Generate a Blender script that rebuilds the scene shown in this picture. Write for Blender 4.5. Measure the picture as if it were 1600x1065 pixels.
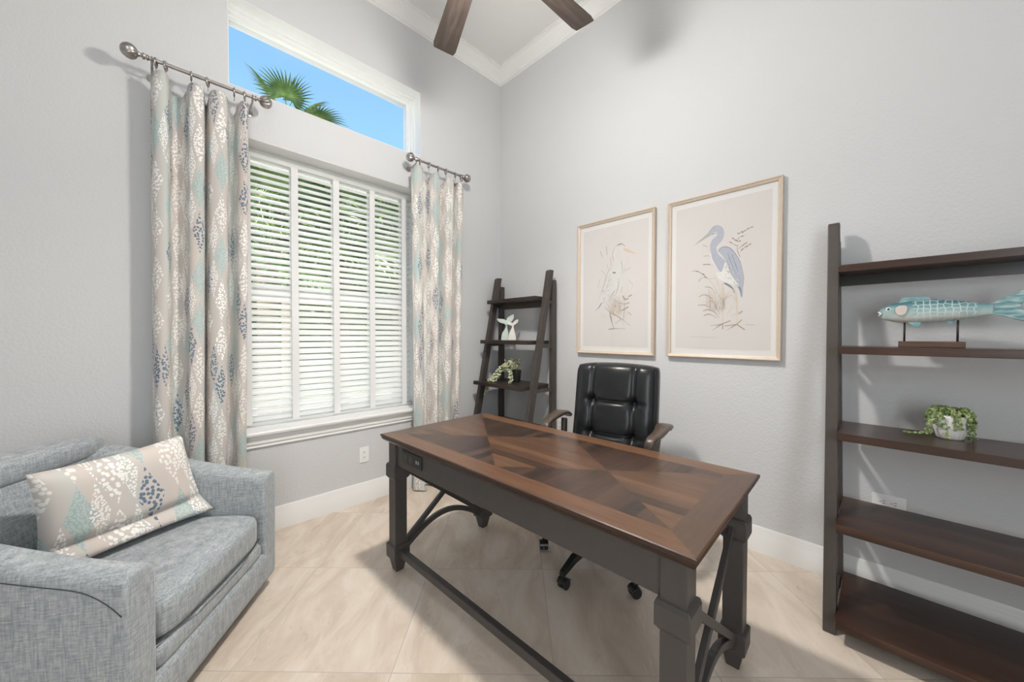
import bpy, bmesh, math, random
from mathutils import Vector, Matrix, Euler
PI=math.pi
random.seed(7)
for o in list(bpy.data.objects): bpy.data.objects.remove(o)
SC=bpy.context.scene
COL=SC.collection
# ---------------- camera, world, sun, area lights, exposure ----------------
cd=bpy.data.cameras.new('camera'); cam=bpy.data.objects.new('camera',cd); COL.objects.link(cam)
cd.sensor_fit='HORIZONTAL'; cd.sensor_width=36.0; cd.lens=36.0*568.2226/1600.0; cd.clip_start=.02; cd.clip_end=200
YAW,PITCH,ROLL=.7752,-.0167,.0024
cam.matrix_world=Matrix.Translation((0,0,1.31))@Matrix.Rotation(-YAW,4,'Z')@Matrix.Rotation(PI/2+PITCH,4,'X')@Matrix.Rotation(ROLL,4,'Z')
SC.camera=cam
SC.view_settings.view_transform='Standard'; SC.view_settings.look='None'; SC.view_settings.gamma=1
SC.view_settings.use_curve_mapping=False; SC.view_settings.exposure=0.07
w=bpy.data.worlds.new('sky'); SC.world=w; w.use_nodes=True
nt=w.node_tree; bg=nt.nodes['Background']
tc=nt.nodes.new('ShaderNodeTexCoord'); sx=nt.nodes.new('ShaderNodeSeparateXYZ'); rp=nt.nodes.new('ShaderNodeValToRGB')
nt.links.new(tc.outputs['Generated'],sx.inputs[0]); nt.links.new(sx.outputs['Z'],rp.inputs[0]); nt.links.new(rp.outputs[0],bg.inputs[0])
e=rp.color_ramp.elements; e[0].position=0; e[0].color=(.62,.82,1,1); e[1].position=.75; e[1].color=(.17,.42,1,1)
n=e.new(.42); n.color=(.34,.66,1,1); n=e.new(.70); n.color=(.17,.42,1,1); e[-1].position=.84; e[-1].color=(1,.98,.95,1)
# sky strength raised overhead, out of view, to add daylight to the room
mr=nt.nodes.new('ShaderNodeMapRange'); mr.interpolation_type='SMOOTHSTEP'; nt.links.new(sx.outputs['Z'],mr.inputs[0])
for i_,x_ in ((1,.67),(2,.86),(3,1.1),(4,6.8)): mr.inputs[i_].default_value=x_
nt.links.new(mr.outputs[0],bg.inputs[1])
def light(name,kind,loc,energy,color=(1,1,1),size=1,size_y=None,look=None,**kw):
    l=bpy.data.lights.new(name,kind); l.energy=energy; l.color=color
    if kind=='AREA':
        l.size=size
        if size_y: l.shape='RECTANGLE'; l.size_y=size_y
    elif kind=='POINT': l.shadow_soft_size=size
    o=bpy.data.objects.new(name,l); COL.objects.link(o); o.location=loc
    if look is not None:
        d=Vector(look)-Vector(loc); o.rotation_euler=d.to_track_quat('-Z','Y').to_euler()
    return o
sun=light('sun','SUN',(0,-5,12),9.0,(1,.96,.9),look=(.6,0,0)); sun.data.angle=.01
sun.rotation_euler=Vector((.75,.3,-1.0)).to_track_quat('-Z','Y').to_euler()
light('ceiling_fill_light','AREA',(.25,.15,3.98),12,(.95,.98,1),2.1,2.1,look=(.35,.3,0))  # added area light below the ceiling, stands in for bounced flash
light('back_fill_light','AREA',(-.45,-1.5,1.5),52,(.93,.97,1),1.4,2.0,look=(1.7,1.8,1.0))  # unseen fill light added behind the camera; the back wall has no opening
FAN=(1.06,1.28)
# ---------------- material helpers ----------------
MATS={}
def newmat(name):
    m=bpy.data.materials.new(name); m.use_nodes=True
    return m,m.node_tree,m.node_tree.nodes['Principled BSDF']
def N(nt,t,**kw):
    n=nt.nodes.new('ShaderNode'+t)
    for k,v in kw.items():
        if isinstance(k,str) and hasattr(n,k): setattr(n,k,v)
    return n
def setin(n,**kw):
    for k,v in kw.items(): n.inputs[k.replace('_',' ')].default_value=v
def mathn(nt,op,a,b=None,c=None,clamp=False):
    n=nt.nodes.new('ShaderNodeMath'); n.operation=op; n.use_clamp=clamp
    for i,x in enumerate((a,b,c)):
        if x is None: continue
        if isinstance(x,(int,float)): n.inputs[i].default_value=x
        else: nt.links.new(x,n.inputs[i])
    return n.outputs[0]
def mixc(nt,f,a,b,mode='MIX'):
    n=nt.nodes.new('ShaderNodeMix'); n.data_type='RGBA'; n.blend_type=mode
    def s(i,x):
        if isinstance(x,(int,float)): n.inputs[i].default_value=x
        elif isinstance(x,tuple): n.inputs[i].default_value=(*x[:3],1)
        else: nt.links.new(x,n.inputs[i])
    s(0,f); s(6,a); s(7,b)
    return n.outputs[2]
def coords(nt,kind='Object',scale=(1,1,1),rot=(0,0,0),loc=(0,0,0)):
    if kind=='World': g=nt.nodes.new('ShaderNodeNewGeometry'); src=g.outputs['Position']
    else: g=nt.nodes.new('ShaderNodeTexCoord'); src=g.outputs[kind]
    m=nt.nodes.new('ShaderNodeMapping'); nt.links.new(src,m.inputs[0])
    m.inputs['Scale'].default_value=scale; m.inputs['Rotation'].default_value=rot; m.inputs['Location'].default_value=loc
    return m.outputs[0]
def noise(nt,vec,scale,detail=3,rough=.5,dist=0):
    n=nt.nodes.new('ShaderNodeTexNoise'); nt.links.new(vec,n.inputs['Vector'])
    n.inputs['Scale'].default_value=scale; n.inputs['Detail'].default_value=detail; n.inputs['Roughness'].default_value=rough; n.inputs['Distortion'].default_value=dist
    return n.outputs['Fac']
def ramp(nt,f,stops):
    r=nt.nodes.new('ShaderNodeValToRGB'); nt.links.new(f,r.inputs[0]); e=r.color_ramp.elements
    e[0].position=stops[0][0]; e[0].color=(*stops[0][1],1); e[1].position=stops[-1][0]; e[1].color=(*stops[-1][1],1)
    for p,c in stops[1:-1]:
        k=e.new(p); k.color=(*c,1)
    return r.outputs[0]
def bump(nt,b,h,strength=.3,dist=.002):
    n=nt.nodes.new('ShaderNodeBump'); n.inputs['Strength'].default_value=strength; n.inputs['Distance'].default_value=dist
    nt.links.new(h,n.inputs['Height']); nt.links.new(n.outputs[0],b.inputs['Normal'])
def plain(name,col,rough=.5,metal=0,var=.06,vs=20,spec=.5,coat=0,bumpy=0):
    if name in MATS: return MATS[name]
    m,nt,b=newmat(name); v=coords(nt,'Object'); f=noise(nt,v,vs)
    c=mixc(nt,f,tuple(x*(1-var) for x in col),tuple(min(1,x*(1+var)) for x in col))
    nt.links.new(c,b.inputs['Base Color']); setin(b,Roughness=rough,Metallic=metal)
    b.inputs['Specular IOR Level'].default_value=spec; b.inputs['Coat Weight'].default_value=coat; b.inputs['Coat Roughness'].default_value=.15
    if bumpy: bump(nt,b,f,bumpy)
    MATS[name]=m; return m
def wallmat(name,col):
    m,nt,b=newmat(name); v=coords(nt,'World')
    f=noise(nt,v,75,3,.55); g=noise(nt,v,.8,2)
    nt.links.new(mixc(nt,g,tuple(x*.985 for x in col),col),b.inputs['Base Color']); setin(b,Roughness=.62); b.inputs['Specular IOR Level'].default_value=.3
    bump(nt,b,ramp(nt,f,[(.4,(0,0,0)),(.62,(1,1,1))]),.26,.0022)
    return m
def woodmat(name,c1,c2,c3,axis='X',scale=1.0,rough=.32,coat=.25,kind='Object'):
    m,nt,b=newmat(name)
    s={'X':(1.2,14,14),'Y':(14,1.2,14),'Z':(14,14,1.2)}[axis]
    v=coords(nt,kind,tuple(q*scale for q in s))
    a=noise(nt,v,1.6,5,.62,.6); v2=coords(nt,kind,tuple(q*scale*5 for q in s)); d=noise(nt,v2,1.5,3,.6)
    v3=coords(nt,kind,(2,2,2)); g=noise(nt,v3,2,2)
    c=ramp(nt,a,[(.28,c1),(.5,c2),(.74,c3)])
    c=mixc(nt,mathn(nt,'MULTIPLY',d,.5),c,tuple(x*.55 for x in c1))
    c=mixc(nt,mathn(nt,'MULTIPLY',g,.35),c,tuple(x*.75 for x in c2))
    nt.links.new(c,b.inputs['Base Color']); setin(b,Roughness=rough); b.inputs['Coat Weight'].default_value=coat; b.inputs['Coat Roughness'].default_value=.22
    bump(nt,b,d,.08,.0008)
    return m
def veneermat(name,c1,c2,c3,axis,pw=.052,rough=.30,coat=.2):
    """strips of veneer, each strip its own tone, fine grain along the strip"""
    m,nt,b=newmat(name); tc=nt.nodes.new('ShaderNodeTexCoord'); sp=nt.nodes.new('ShaderNodeSeparateXYZ'); nt.links.new(tc.outputs['Object'],sp.inputs[0])
    along,across=(0,1) if axis=='X' else (1,0)
    q=mathn(nt,'DIVIDE',sp.outputs[across],pw); k=mathn(nt,'FLOOR',q); wn=nt.nodes.new('ShaderNodeTexWhiteNoise'); wn.noise_dimensions='1D'; nt.links.new(k,wn.inputs['W'])
    cb=nt.nodes.new('ShaderNodeCombineXYZ'); nt.links.new(mathn(nt,'MULTIPLY_ADD',sp.outputs[along],2.2,mathn(nt,'MULTIPLY',k,3.7)),cb.inputs[0]); nt.links.new(mathn(nt,'MULTIPLY',sp.outputs[across],30),cb.inputs[1])
    g=noise(nt,cb.outputs[0],1.6,5,.65,.25)
    cb2=nt.nodes.new('ShaderNodeCombineXYZ'); nt.links.new(mathn(nt,'MULTIPLY',sp.outputs[along],14),cb2.inputs[0]); nt.links.new(mathn(nt,'MULTIPLY',sp.outputs[across],260),cb2.inputs[1])
    h=noise(nt,cb2.outputs[0],1.2,3,.6)
    f=mathn(nt,'ADD',mathn(nt,'MULTIPLY',g,.65),mathn(nt,'MULTIPLY',wn.outputs['Value'],.38))
    c=ramp(nt,f,[(.30,c1),(.52,c2),(.78,c3)]); c=mixc(nt,mathn(nt,'MULTIPLY',h,.35),c,tuple(x*.5 for x in c1))
    fr=mathn(nt,'FRACT',q); edge=mathn(nt,'LESS_THAN',fr,.025); c=mixc(nt,mathn(nt,'MULTIPLY',edge,.6),c,tuple(x*.4 for x in c1))
    nt.links.new(c,b.inputs['Base Color']); setin(b,Roughness=rough); b.inputs['Coat Weight'].default_value=coat; b.inputs['Coat Roughness'].default_value=.2; b.inputs['Specular IOR Level'].default_value=.4
    return m
def floormat():
    m,nt,b=newmat('travertine_tile')
    v=coords(nt,'World',(1,1,1),(0,0,-PI/4),(-2.012,-.477,0))
    br=nt.nodes.new('ShaderNodeTexBrick'); nt.links.new(v,br.inputs['Vector'])
    br.offset=0; br.squash=1
    for k,x in (('Scale',1),('Mortar Size',.0018),('Mortar Smooth',.4),('Brick Width',.63),('Row Height',.63)): br.inputs[k].default_value=x
    br.inputs['Color1'].default_value=(0,0,0,1); br.inputs['Color2'].default_value=(1,1,1,1); br.inputs['Mortar'].default_value=(.5,.5,.5,1); br.inputs['Bias'].default_value=0
    tile=br.outputs['Color']
    # offset the veining per tile
    ad=nt.nodes.new('ShaderNodeVectorMath'); ad.operation='MULTIPLY_ADD'; nt.links.new(tile,ad.inputs[0]); ad.inputs[1].default_value=(7,13,5); nt.links.new(v,ad.inputs[2])
    vv=ad.outputs[0]
    mp=nt.nodes.new('ShaderNodeMapping'); nt.links.new(vv,mp.inputs[0]); mp.inputs['Scale'].default_value=(1,2.2,1); mp.inputs['Rotation'].default_value=(0,0,.6)
    a=noise(nt,mp.outputs[0],2.6,6,.62,.9); d=noise(nt,mp.outputs[0],16,4,.65,.3)
    base=ramp(nt,a,[(.3,(.49,.40,.315)),(.45,(.60,.50,.405)),(.56,(.68,.585,.495)),(.72,(.75,.69,.62))])
    base=mixc(nt,mathn(nt,'MULTIPLY',d,.28),base,(.50,.43,.36))
    base=mixc(nt,mathn(nt,'MULTIPLY',tile,.30),base,(.77,.70,.625))
    # thin pale veins
    vn=noise(nt,mp.outputs[0],1.7,3,.5,1.4); ve=mathn(nt,'ABSOLUTE',mathn(nt,'SUBTRACT',vn,.5)); ve=mathn(nt,'LESS_THAN',ve,.0035)
    base=mixc(nt,mathn(nt,'MULTIPLY',ve,.2),base,(.85,.81,.76))
    base=mixc(nt,mathn(nt,'MULTIPLY',br.outputs['Fac'],.8),base,(.40,.36,.32))
    nt.links.new(base,b.inputs['Base Color']); setin(b,Roughness=.3); b.inputs['Specular IOR Level'].default_value=.42
    nt.links.new(mathn(nt,'MULTIPLY_ADD',d,.16,.22),b.inputs['Roughness'])
    bump(nt,b,mathn(nt,'MULTIPLY',br.outputs['Fac'],-1),.25,.0015)
    return m
def tweed(name):
    m,nt,b=newmat(name); v=coords(nt,'Object')
    def st(s,sc): 
        mp=nt.nodes.new('ShaderNodeMapping'); nt.links.new(v,mp.inputs[0]); mp.inputs['Scale'].default_value=s; return noise(nt,mp.outputs[0],sc,3,.7)
    a=st((1,1,.10),170); c_=st((.12,.12,1),210); g=noise(nt,v,9,3,.6)
    f=mathn(nt,'MULTIPLY',mathn(nt,'ADD',a,c_),.5)
    c=ramp(nt,f,[(.33,(.16,.185,.20)),(.45,(.28,.31,.33)),(.55,(.39,.42,.435)),(.68,(.58,.585,.56))])
    c=mixc(nt,mathn(nt,'MULTIPLY',g,.35),c,(.31,.35,.375))
    nt.links.new(c,b.inputs['Base Color']); setin(b,Roughness=.92); b.inputs['Specular IOR Level'].default_value=.15
    b.inputs['Sheen Weight'].default_value=.25
    bump(nt,b,f,.35,.0015)
    return m
def printcloth(name,cw=.085,ch=.30,base=(.56,.53,.505),seed=0.0,lift=1.0,tint=None,dot=150):
    """woven cloth printed with columns of pointed-oval clusters of dots"""
    m,nt,b=newmat(name)
    tc=nt.nodes.new('ShaderNodeTexCoord'); sp=nt.nodes.new('ShaderNodeSeparateXYZ'); nt.links.new(tc.outputs['UV'],sp.inputs[0])
    u,v=sp.outputs[0],sp.outputs[1]
    def layer(off,voff,widen):
        cu=mathn(nt,'ADD',mathn(nt,'DIVIDE',u,cw),off); ci=mathn(nt,'FLOOR',cu); fx=mathn(nt,'MULTIPLY_ADD',mathn(nt,'FRACT',cu),2,-1)
        half=mathn(nt,'MULTIPLY',mathn(nt,'MODULO',mathn(nt,'ABSOLUTE',ci),2),.5)
        cv=mathn(nt,'ADD',mathn(nt,'ADD',mathn(nt,'DIVIDE',v,ch),half),voff+seed); ri=mathn(nt,'FLOOR',cv); fy=mathn(nt,'MULTIPLY_ADD',mathn(nt,'FRACT',cv),2,-1)
        cb=nt.nodes.new('ShaderNodeCombineXYZ'); nt.links.new(ci,cb.inputs[0]); nt.links.new(ri,cb.inputs[1]); cb.inputs[2].default_value=off*9+seed
        wn=nt.nodes.new('ShaderNodeTexWhiteNoise'); wn.noise_dimensions='3D'; nt.links.new(cb.outputs[0],wn.inputs['Vector'])
        env=mathn(nt,'POWER',mathn(nt,'SUBTRACT',1.0,mathn(nt,'ABSOLUTE',fy)),1.15)
        mask=mathn(nt,'LESS_THAN',mathn(nt,'ABSOLUTE',fx),mathn(nt,'MULTIPLY',env,widen))
        return mask,wn.outputs['Value'],fy
    cbv=nt.nodes.new('ShaderNodeCombineXYZ'); nt.links.new(u,cbv.inputs[0]); nt.links.new(mathn(nt,'MULTIPLY',v,.8),cbv.inputs[1])
    vo=nt.nodes.new('ShaderNodeTexVoronoi'); vo.voronoi_dimensions='2D'; nt.links.new(cbv.outputs[0],vo.inputs['Vector']); vo.inputs['Scale'].default_value=dot
    dots=mathn(nt,'LESS_THAN',vo.outputs['Distance'],.40)
    small=nt.nodes.new('ShaderNodeTexVoronoi'); small.voronoi_dimensions='2D'; nt.links.new(cbv.outputs[0],small.inputs['Vector']); small.inputs['Scale'].default_value=dot*1.8
    sdots=mathn(nt,'LESS_THAN',small.outputs['Distance'],.42)
    nz=noise(nt,tc.outputs['UV'],60,2)
    col=mixc(nt,mathn(nt,'MULTIPLY',nz,.25),base,tuple(x*.86 for x in base))
    # soft column-wise washes of blush and sage dyed into the ground
    mpn=nt.nodes.new('ShaderNodeMapping'); nt.links.new(tc.outputs['UV'],mpn.inputs[0]); mpn.inputs['Scale'].default_value=(1/cw,.22/ch,1); mpn.inputs['Location'].default_value=(seed*7,0,0)
    wz=noise(nt,mpn.outputs[0],.8,1)
    col=mixc(nt,.55,col,ramp(nt,wz,[(.38,(.50,.57,.54)),(.47,base),(.53,base),(.62,(.66,.565,.50))]))
    mk,wv,fy=layer(0,0,.92)
    # teal solid ovals
    teal=mathn(nt,'MULTIPLY',mk,mathn(nt,'MULTIPLY',mathn(nt,'GREATER_THAN',wv,.30),mathn(nt,'LESS_THAN',wv,.55)))
    col=mixc(nt,mathn(nt,'MULTIPLY',teal,.62),col,mixc(nt,mathn(nt,'MULTIPLY',sdots,.7),(.30,.44,.45),(.50,.66,.63)))
    blue=mathn(nt,'MULTIPLY',mk,mathn(nt,'GREATER_THAN',wv,.86))
    col=mixc(nt,mathn(nt,'MULTIPLY',mathn(nt,'MULTIPLY',blue,dots),.9),col,(.10,.17,.25))
    wh=mathn(nt,'MULTIPLY',mk,mathn(nt,'MULTIPLY',dots,mathn(nt,'LESS_THAN',wv,.30)))
    col=mixc(nt,wh,col,(.86,.85,.82))
    wh2=mathn(nt,'MULTIPLY',mk,mathn(nt,'MULTIPLY',dots,mathn(nt,'MULTIPLY',mathn(nt,'GREATER_THAN',wv,.55),mathn(nt,'LESS_THAN',wv,.86))))
    col=mixc(nt,wh2,col,(.80,.78,.74))
    mk2,wv2,fy2=layer(.5,.5,.6)
    t2=mathn(nt,'MULTIPLY',mk2,mathn(nt,'MULTIPLY',sdots,mathn(nt,'LESS_THAN',wv2,.5)))
    col=mixc(nt,t2,col,(.84,.83,.80))
    t3=mathn(nt,'MULTIPLY',mk2,mathn(nt,'MULTIPLY',dots,mathn(nt,'GREATER_THAN',wv2,.82)))
    col=mixc(nt,mathn(nt,'MULTIPLY',t3,.85),col,(.13,.20,.28))
    if tint: col=mixc(nt,.45,col,tint)
    nt.links.new(col,b.inputs['Base Color']); setin(b,Roughness=.9); b.inputs['Specular IOR Level'].default_value=.1
    b.inputs['Sheen Weight'].default_value=.1
    return m
def glassmat():
    m=bpy.data.materials.new('window_glass'); m.use_nodes=True; nt=m.node_tree; nt.nodes.clear()
    o=nt.nodes.new('ShaderNodeOutputMaterial'); mx=nt.nodes.new('ShaderNodeMixShader'); t=nt.nodes.new('ShaderNodeBsdfTransparent'); g=nt.nodes.new('ShaderNodeBsdfGlossy')
    g.inputs['Roughness'].default_value=.02; gg=nt.nodes.new('ShaderNodeNewGeometry'); dp=nt.nodes.new('ShaderNodeVectorMath'); dp.operation='DOT_PRODUCT'; nt.links.new(gg.outputs['Incoming'],dp.inputs[0]); nt.links.new(gg.outputs['Normal'],dp.inputs[1])
    co=mathn(nt,'ABSOLUTE',dp.outputs['Value']); f5=mathn(nt,'MULTIPLY_ADD',mathn(nt,'POWER',mathn(nt,'SUBTRACT',1.0,co,clamp=True),5.0),.55,.03)
    nt.links.new(f5,mx.inputs[0]); nt.links.new(t.outputs[0],mx.inputs[1]); nt.links.new(g.outputs[0],mx.inputs[2]); nt.links.new(mx.outputs[0],o.inputs[0])
    return m
WALL=wallmat('greige_wall_paint',(.63,.638,.648)); CEIL=wallmat('ceiling_white',(.80,.80,.79))
TRIM=plain('white_trim_paint',(.82,.82,.81),.32,var=.01)
BLIND=plain('white_blind_vinyl',(.90,.90,.89),.4,var=.01)
def translucent(m,fac,col):
    nt=m.node_tree; o=[n for n in nt.nodes if n.bl_idname=='ShaderNodeOutputMaterial'][0]; b=nt.nodes['Principled BSDF']
    t=nt.nodes.new('ShaderNodeBsdfTranslucent'); t.inputs[0].default_value=(*col,1); mx=nt.nodes.new('ShaderNodeMixShader'); mx.inputs[0].default_value=fac
    nt.links.new(b.outputs[0],mx.inputs[1]); nt.links.new(t.outputs[0],mx.inputs[2]); nt.links.new(mx.outputs[0],o.inputs[0])
translucent(BLIND,.5,(.92,.93,.92))
FLOOR=floormat(); TWEED=tweed('blue_grey_tweed')
METAL=plain('charcoal_painted_metal',(.055,.05,.047),.42,var=.12,vs=30,spec=.5)
SHELFFRAME=plain('espresso_frame',(.060,.049,.043),.42,var=.15,vs=25)
NICKEL=plain('brushed_nickel',(.42,.39,.37),.32,1,var=.15,vs=60)
LEATHER=plain('black_leather',(.011,.012,.014),.33,var=.3,vs=45,spec=.38,coat=.06,bumpy=.08)
BLACKP=plain('black_plastic',(.018,.018,.018),.3,var=.1)
CHAIRWOOD=woodmat('chair_arm_wood',(.05,.035,.028),(.085,.06,.045),(.12,.085,.062),'X',1,.38,.15)
OAK=plain('pale_champagne_frame',(.60,.50,.40),.4,0,var=.08,vs=40)
SHELFWOOD=woodmat('walnut_shelf',(.016,.008,.006),(.048,.021,.012),(.105,.047,.024),'Y',.8,.30,.12)
DARKWOOD=woodmat('dark_espresso_wood',(.02,.013,.011),(.036,.024,.019),(.055,.038,.03),'Y',.8,.4,.1)
BLADEWOOD=woodmat('weathered_blade_wood',(.030,.022,.018),(.072,.054,.045),(.125,.098,.083),'X',1.3,.5,0)
GLASS=glassmat()
PLATE=plain('white_plastic',(.84,.84,.83),.3,var=.01)
# ---------------- mesh helpers ----------------
def empty(name,loc=(0,0,0),rz=0,label=None,cat=None,group=None):
    o=bpy.data.objects.new(name,None); COL.objects.link(o); o.location=loc; o.rotation_euler=(0,0,rz); o.empty_display_size=.1
    tag(o,label,cat,group); return o
def tag(o,label=None,cat=None,group=None,kind=None):
    for k,x in (('label',label),('category',cat),('group',group),('kind',kind)):
        if x: o[k]=x
    return o
def build(name,bm,mats,parent=None,smooth=False,bevel=0,segs=2,sub=0,angle=.6):
    bmesh.ops.recalc_face_normals(bm,faces=bm.faces[:])
    me=bpy.data.meshes.new(name); bm.to_mesh(me); bm.free()
    for m in (mats if isinstance(mats,(list,tuple)) else [mats]): me.materials.append(m)
    o=bpy.data.objects.new(name,me); COL.objects.link(o)
    if parent: o.parent=parent
    if bevel:
        md=o.modifiers.new('bevel','BEVEL'); md.width=bevel; md.segments=segs; md.limit_method='ANGLE'; md.angle_limit=.7; md.harden_normals=False
    if sub:
        md=o.modifiers.new('sub','SUBSURF'); md.levels=sub; md.render_levels=sub
    if smooth:
        for p in me.polygons: p.use_smooth=True
        if smooth=='auto': me.shade_auto_smooth(angle) if hasattr(me,'shade_auto_smooth') else me.set_sharp_from_angle(angle=angle)
    return o
def struct(name,bm,mats,**kw):
    o=build(name,bm,mats,**kw); o['kind']='structure'; return o
def box(bm,x0,x1,y0,y1,z0,z1,mat=0,M=None):
    vs=[bm.verts.new((x,y,z)) for x in (x0,x1) for y in (y0,y1) for z in (z0,z1)]
    fs=[(0,1,3,2),(4,6,7,5),(0,4,5,1),(2,3,7,6),(0,2,6,4),(1,5,7,3)]
    for f in fs:
        q=bm.faces.new([vs[i] for i in f]); q.material_index=mat
    if M is not None:
        for v in vs: v.co=M@v.co
    return vs
def cbox(bm,c,s,R=None,mat=0):
    M=Matrix.Translation(c)@(R.to_4x4() if R is not None else Matrix())
    return box(bm,-s[0]/2,s[0]/2,-s[1]/2,s[1]/2,-s[2]/2,s[2]/2,mat,M)
def bar(bm,p,q,w,h,up=(0,0,1),mat=0):
    """rectangular bar from p to q, w across, h along 'up'"""
    p,q=Vector(p),Vector(q); d=(q-p); L=d.length; d.normalize(); upv=Vector(up); s=d.cross(upv)
    if s.length<1e-5: s=d.cross(Vector((1,0,0)))
    s.normalize(); u=s.cross(d); M=Matrix.Translation((p+q)/2)@Matrix((s,d,u)).transposed().to_4x4()
    return box(bm,-w/2,w/2,-L/2,L/2,-h/2,h/2,mat,M)
def tube(bm,pts,r,seg=8,cap=True,mat=0):
    pts=[Vector(p) for p in pts]; rs=r if isinstance(r,(list,tuple)) else [r]*len(pts)
    rings=[]; prev=None
    for i,p in enumerate(pts):
        t=(pts[min(i+1,len(pts)-1)]-pts[max(i-1,0)]).normalized()
        if prev is None: a=t.orthogonal().normalized()
        else: a=(prev-t*prev.dot(t)); a=a.normalized() if a.length>1e-6 else t.orthogonal().normalized()
        prev=a; b=t.cross(a)
        rings.append([bm.verts.new(p+(a*math.cos(2*PI*k/seg)+b*math.sin(2*PI*k/seg))*rs[i]) for k in range(seg)])
    for A,B in zip(rings,rings[1:]):
        for k in range(seg):
            f=bm.faces.new((A[k],A[(k+1)%seg],B[(k+1)%seg],B[k])); f.material_index=mat; f.smooth=True
    if cap:
        for R in (rings[0],rings[-1]):
            f=bm.faces.new(R); f.material_index=mat
    return rings
def lathe(bm,prof,seg=24,M=None,mat=0,cap=True):
    """prof: list of (r,z)"""
    rings=[]
    for r,z in prof:
        ring=[]
        for k in range(seg):
            v=Vector((r*math.cos(2*PI*k/seg),r*math.sin(2*PI*k/seg),z))
            ring.append(bm.verts.new(M@v if M is not None else v))
        rings.append(ring)
    for A,B in zip(rings,rings[1:]):
        for k in range(seg):
            f=bm.faces.new((A[k],A[(k+1)%seg],B[(k+1)%seg],B[k])); f.material_index=mat; f.smooth=True
    if cap:
        for R in (rings[0],rings[-1]):
            try: f=bm.faces.new(R); f.material_index=mat
            except ValueError: pass
def prism(bm,poly,d0,d1,frame,mat=0):
    """poly in 2D extruded between d0,d1; frame(u,v,d)->Vector"""
    A=[bm.verts.new(frame(u,v,d0)) for u,v in poly]; B=[bm.verts.new(frame(u,v,d1)) for u,v in poly]
    n=len(poly)
    for f in (A,B[::-1]):
        q=bm.faces.new(f); q.material_index=mat
    for i in range(n):
        q=bm.faces.new((A[i],A[(i+1)%n],B[(i+1)%n],B[i])); q.material_index=mat
def spline(P,n=8,closed=False):
    P=[Vector(p) for p in P]; out=[]; L=len(P)
    rng=range(L if closed else L-1)
    for i in rng:
        if closed: a,b,c,d=P[(i-1)%L],P[i],P[(i+1)%L],P[(i+2)%L]
        else: a,b,c,d=P[max(i-1,0)],P[i],P[i+1],P[min(i+2,L-1)]
        for k in range(n):
            t=k/n; out.append(.5*((2*b)+(c-a)*t+(2*a-5*b+4*c-d)*t*t+(3*b-a-3*c+d)*t**3))
    if not closed: out.append(P[-1])
    return out
def torus(bm,M,R,r,seg=20,s2=8,mat=0):
    rings=[]
    for i in range(seg):
        a=2*PI*i/seg; rings.append([bm.verts.new(M@Vector(((R+r*math.cos(2*PI*j/s2))*math.cos(a),(R+r*math.cos(2*PI*j/s2))*math.sin(a),r*math.sin(2*PI*j/s2)))) for j in range(s2)])
    for i in range(seg):
        A,B=rings[i],rings[(i+1)%seg]
        for j in range(s2):
            f=bm.faces.new((A[j],B[j],B[(j+1)%s2],A[(j+1)%s2])); f.smooth=True; f.material_index=mat
def superbox(bm,c,s,nx=14,ny=14,nz=8,p=5.0,M=None,mat=0,puff=0.0,fn=None):
    """rounded cushion: cube grid pushed to a superellipsoid-like shape"""
    c=Vector(c); verts={}
    def V(i,j,k):
        key=(i,j,k)
        if key in verts: return verts[key]
        x,y,z=2*i/nx-1,2*j/ny-1,2*k/nz-1
        q=(abs(x)**p+abs(y)**p+abs(z)**p)**(1/p); m=max(abs(x),abs(y),abs(z))
        f=m/q if q else 1
        x,y,z=x*f,y*f,z*f
        if puff: z*=1+puff*(1-x*x)*(1-y*y)
        v=Vector((x*s[0]/2,y*s[1]/2,z*s[2]/2))
        if fn: v=fn(v,x,y,z)
        v=v+c
        if M is not None: v=M@v
        verts[key]=bm.verts.new(v); return verts[key]
    def quad(a,b,c_,d):
        f=bm.faces.new((V(*a),V(*b),V(*c_),V(*d))); f.smooth=True; f.material_index=mat
    for i in range(nx):
        for j in range(ny):
            for k in (0,nz): quad((i,j,k),(i+1,j,k),(i+1,j+1,k),(i,j+1,k))
    for i in range(nx):
        for k in range(nz):
            for j in (0,ny): quad((i,j,k),(i+1,j,k),(i+1,j,k+1),(i,j,k+1))
    for j in range(ny):
        for k in range(nz):
            for i in (0,nx): quad((i,j,k),(i,j+1,k),(i,j+1,k+1),(i,j,k+1))
def dup(root):
    r=root.copy(); COL.objects.link(r)
    def rec(a,b):
        for ch in list(a.children):
            c=ch.copy(); COL.objects.link(c); c.parent=b; rec(ch,c)
    rec(root,r); return r
# ---------------- room shell ----------------
XC,YC=2.605,2.8386; XL,YB=-1.45,-1.6; ZC=4.02; ZCR=3.905
WX0,WX1=.334,1.661; TZ0,TZ1=2.8525,3.404; LZ0,LZ1=.665,2.5625; TH=.30
bm=bmesh.new()
for a in ((XL,WX0,0,ZC),(WX1,XC,0,ZC),(WX0,WX1,0,LZ0),(WX0,WX1,LZ1,TZ0),(WX0,WX1,TZ1,ZC)): box(bm,a[0],a[1],YC,YC+TH,a[2],a[3])
struct('wall_left',bm,WALL)
bm=bmesh.new(); box(bm,XC,XC+.2,YB-.2,YC+TH,0,ZC); struct('wall_right',bm,WALL)
bm=bmesh.new(); box(bm,XL-.2,XL,YB-.2,YC+TH,0,ZC); struct('wall_front',bm,WALL)
bm=bmesh.new(); box(bm,XL,XC,YB-.2,YB,0,ZC); struct('wall_back',bm,WALL)
bm=bmesh.new(); box(bm,XL-.2,XC+.2,YB-.2,YC+TH,-.12,0); struct('floor',bm,FLOOR)
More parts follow.
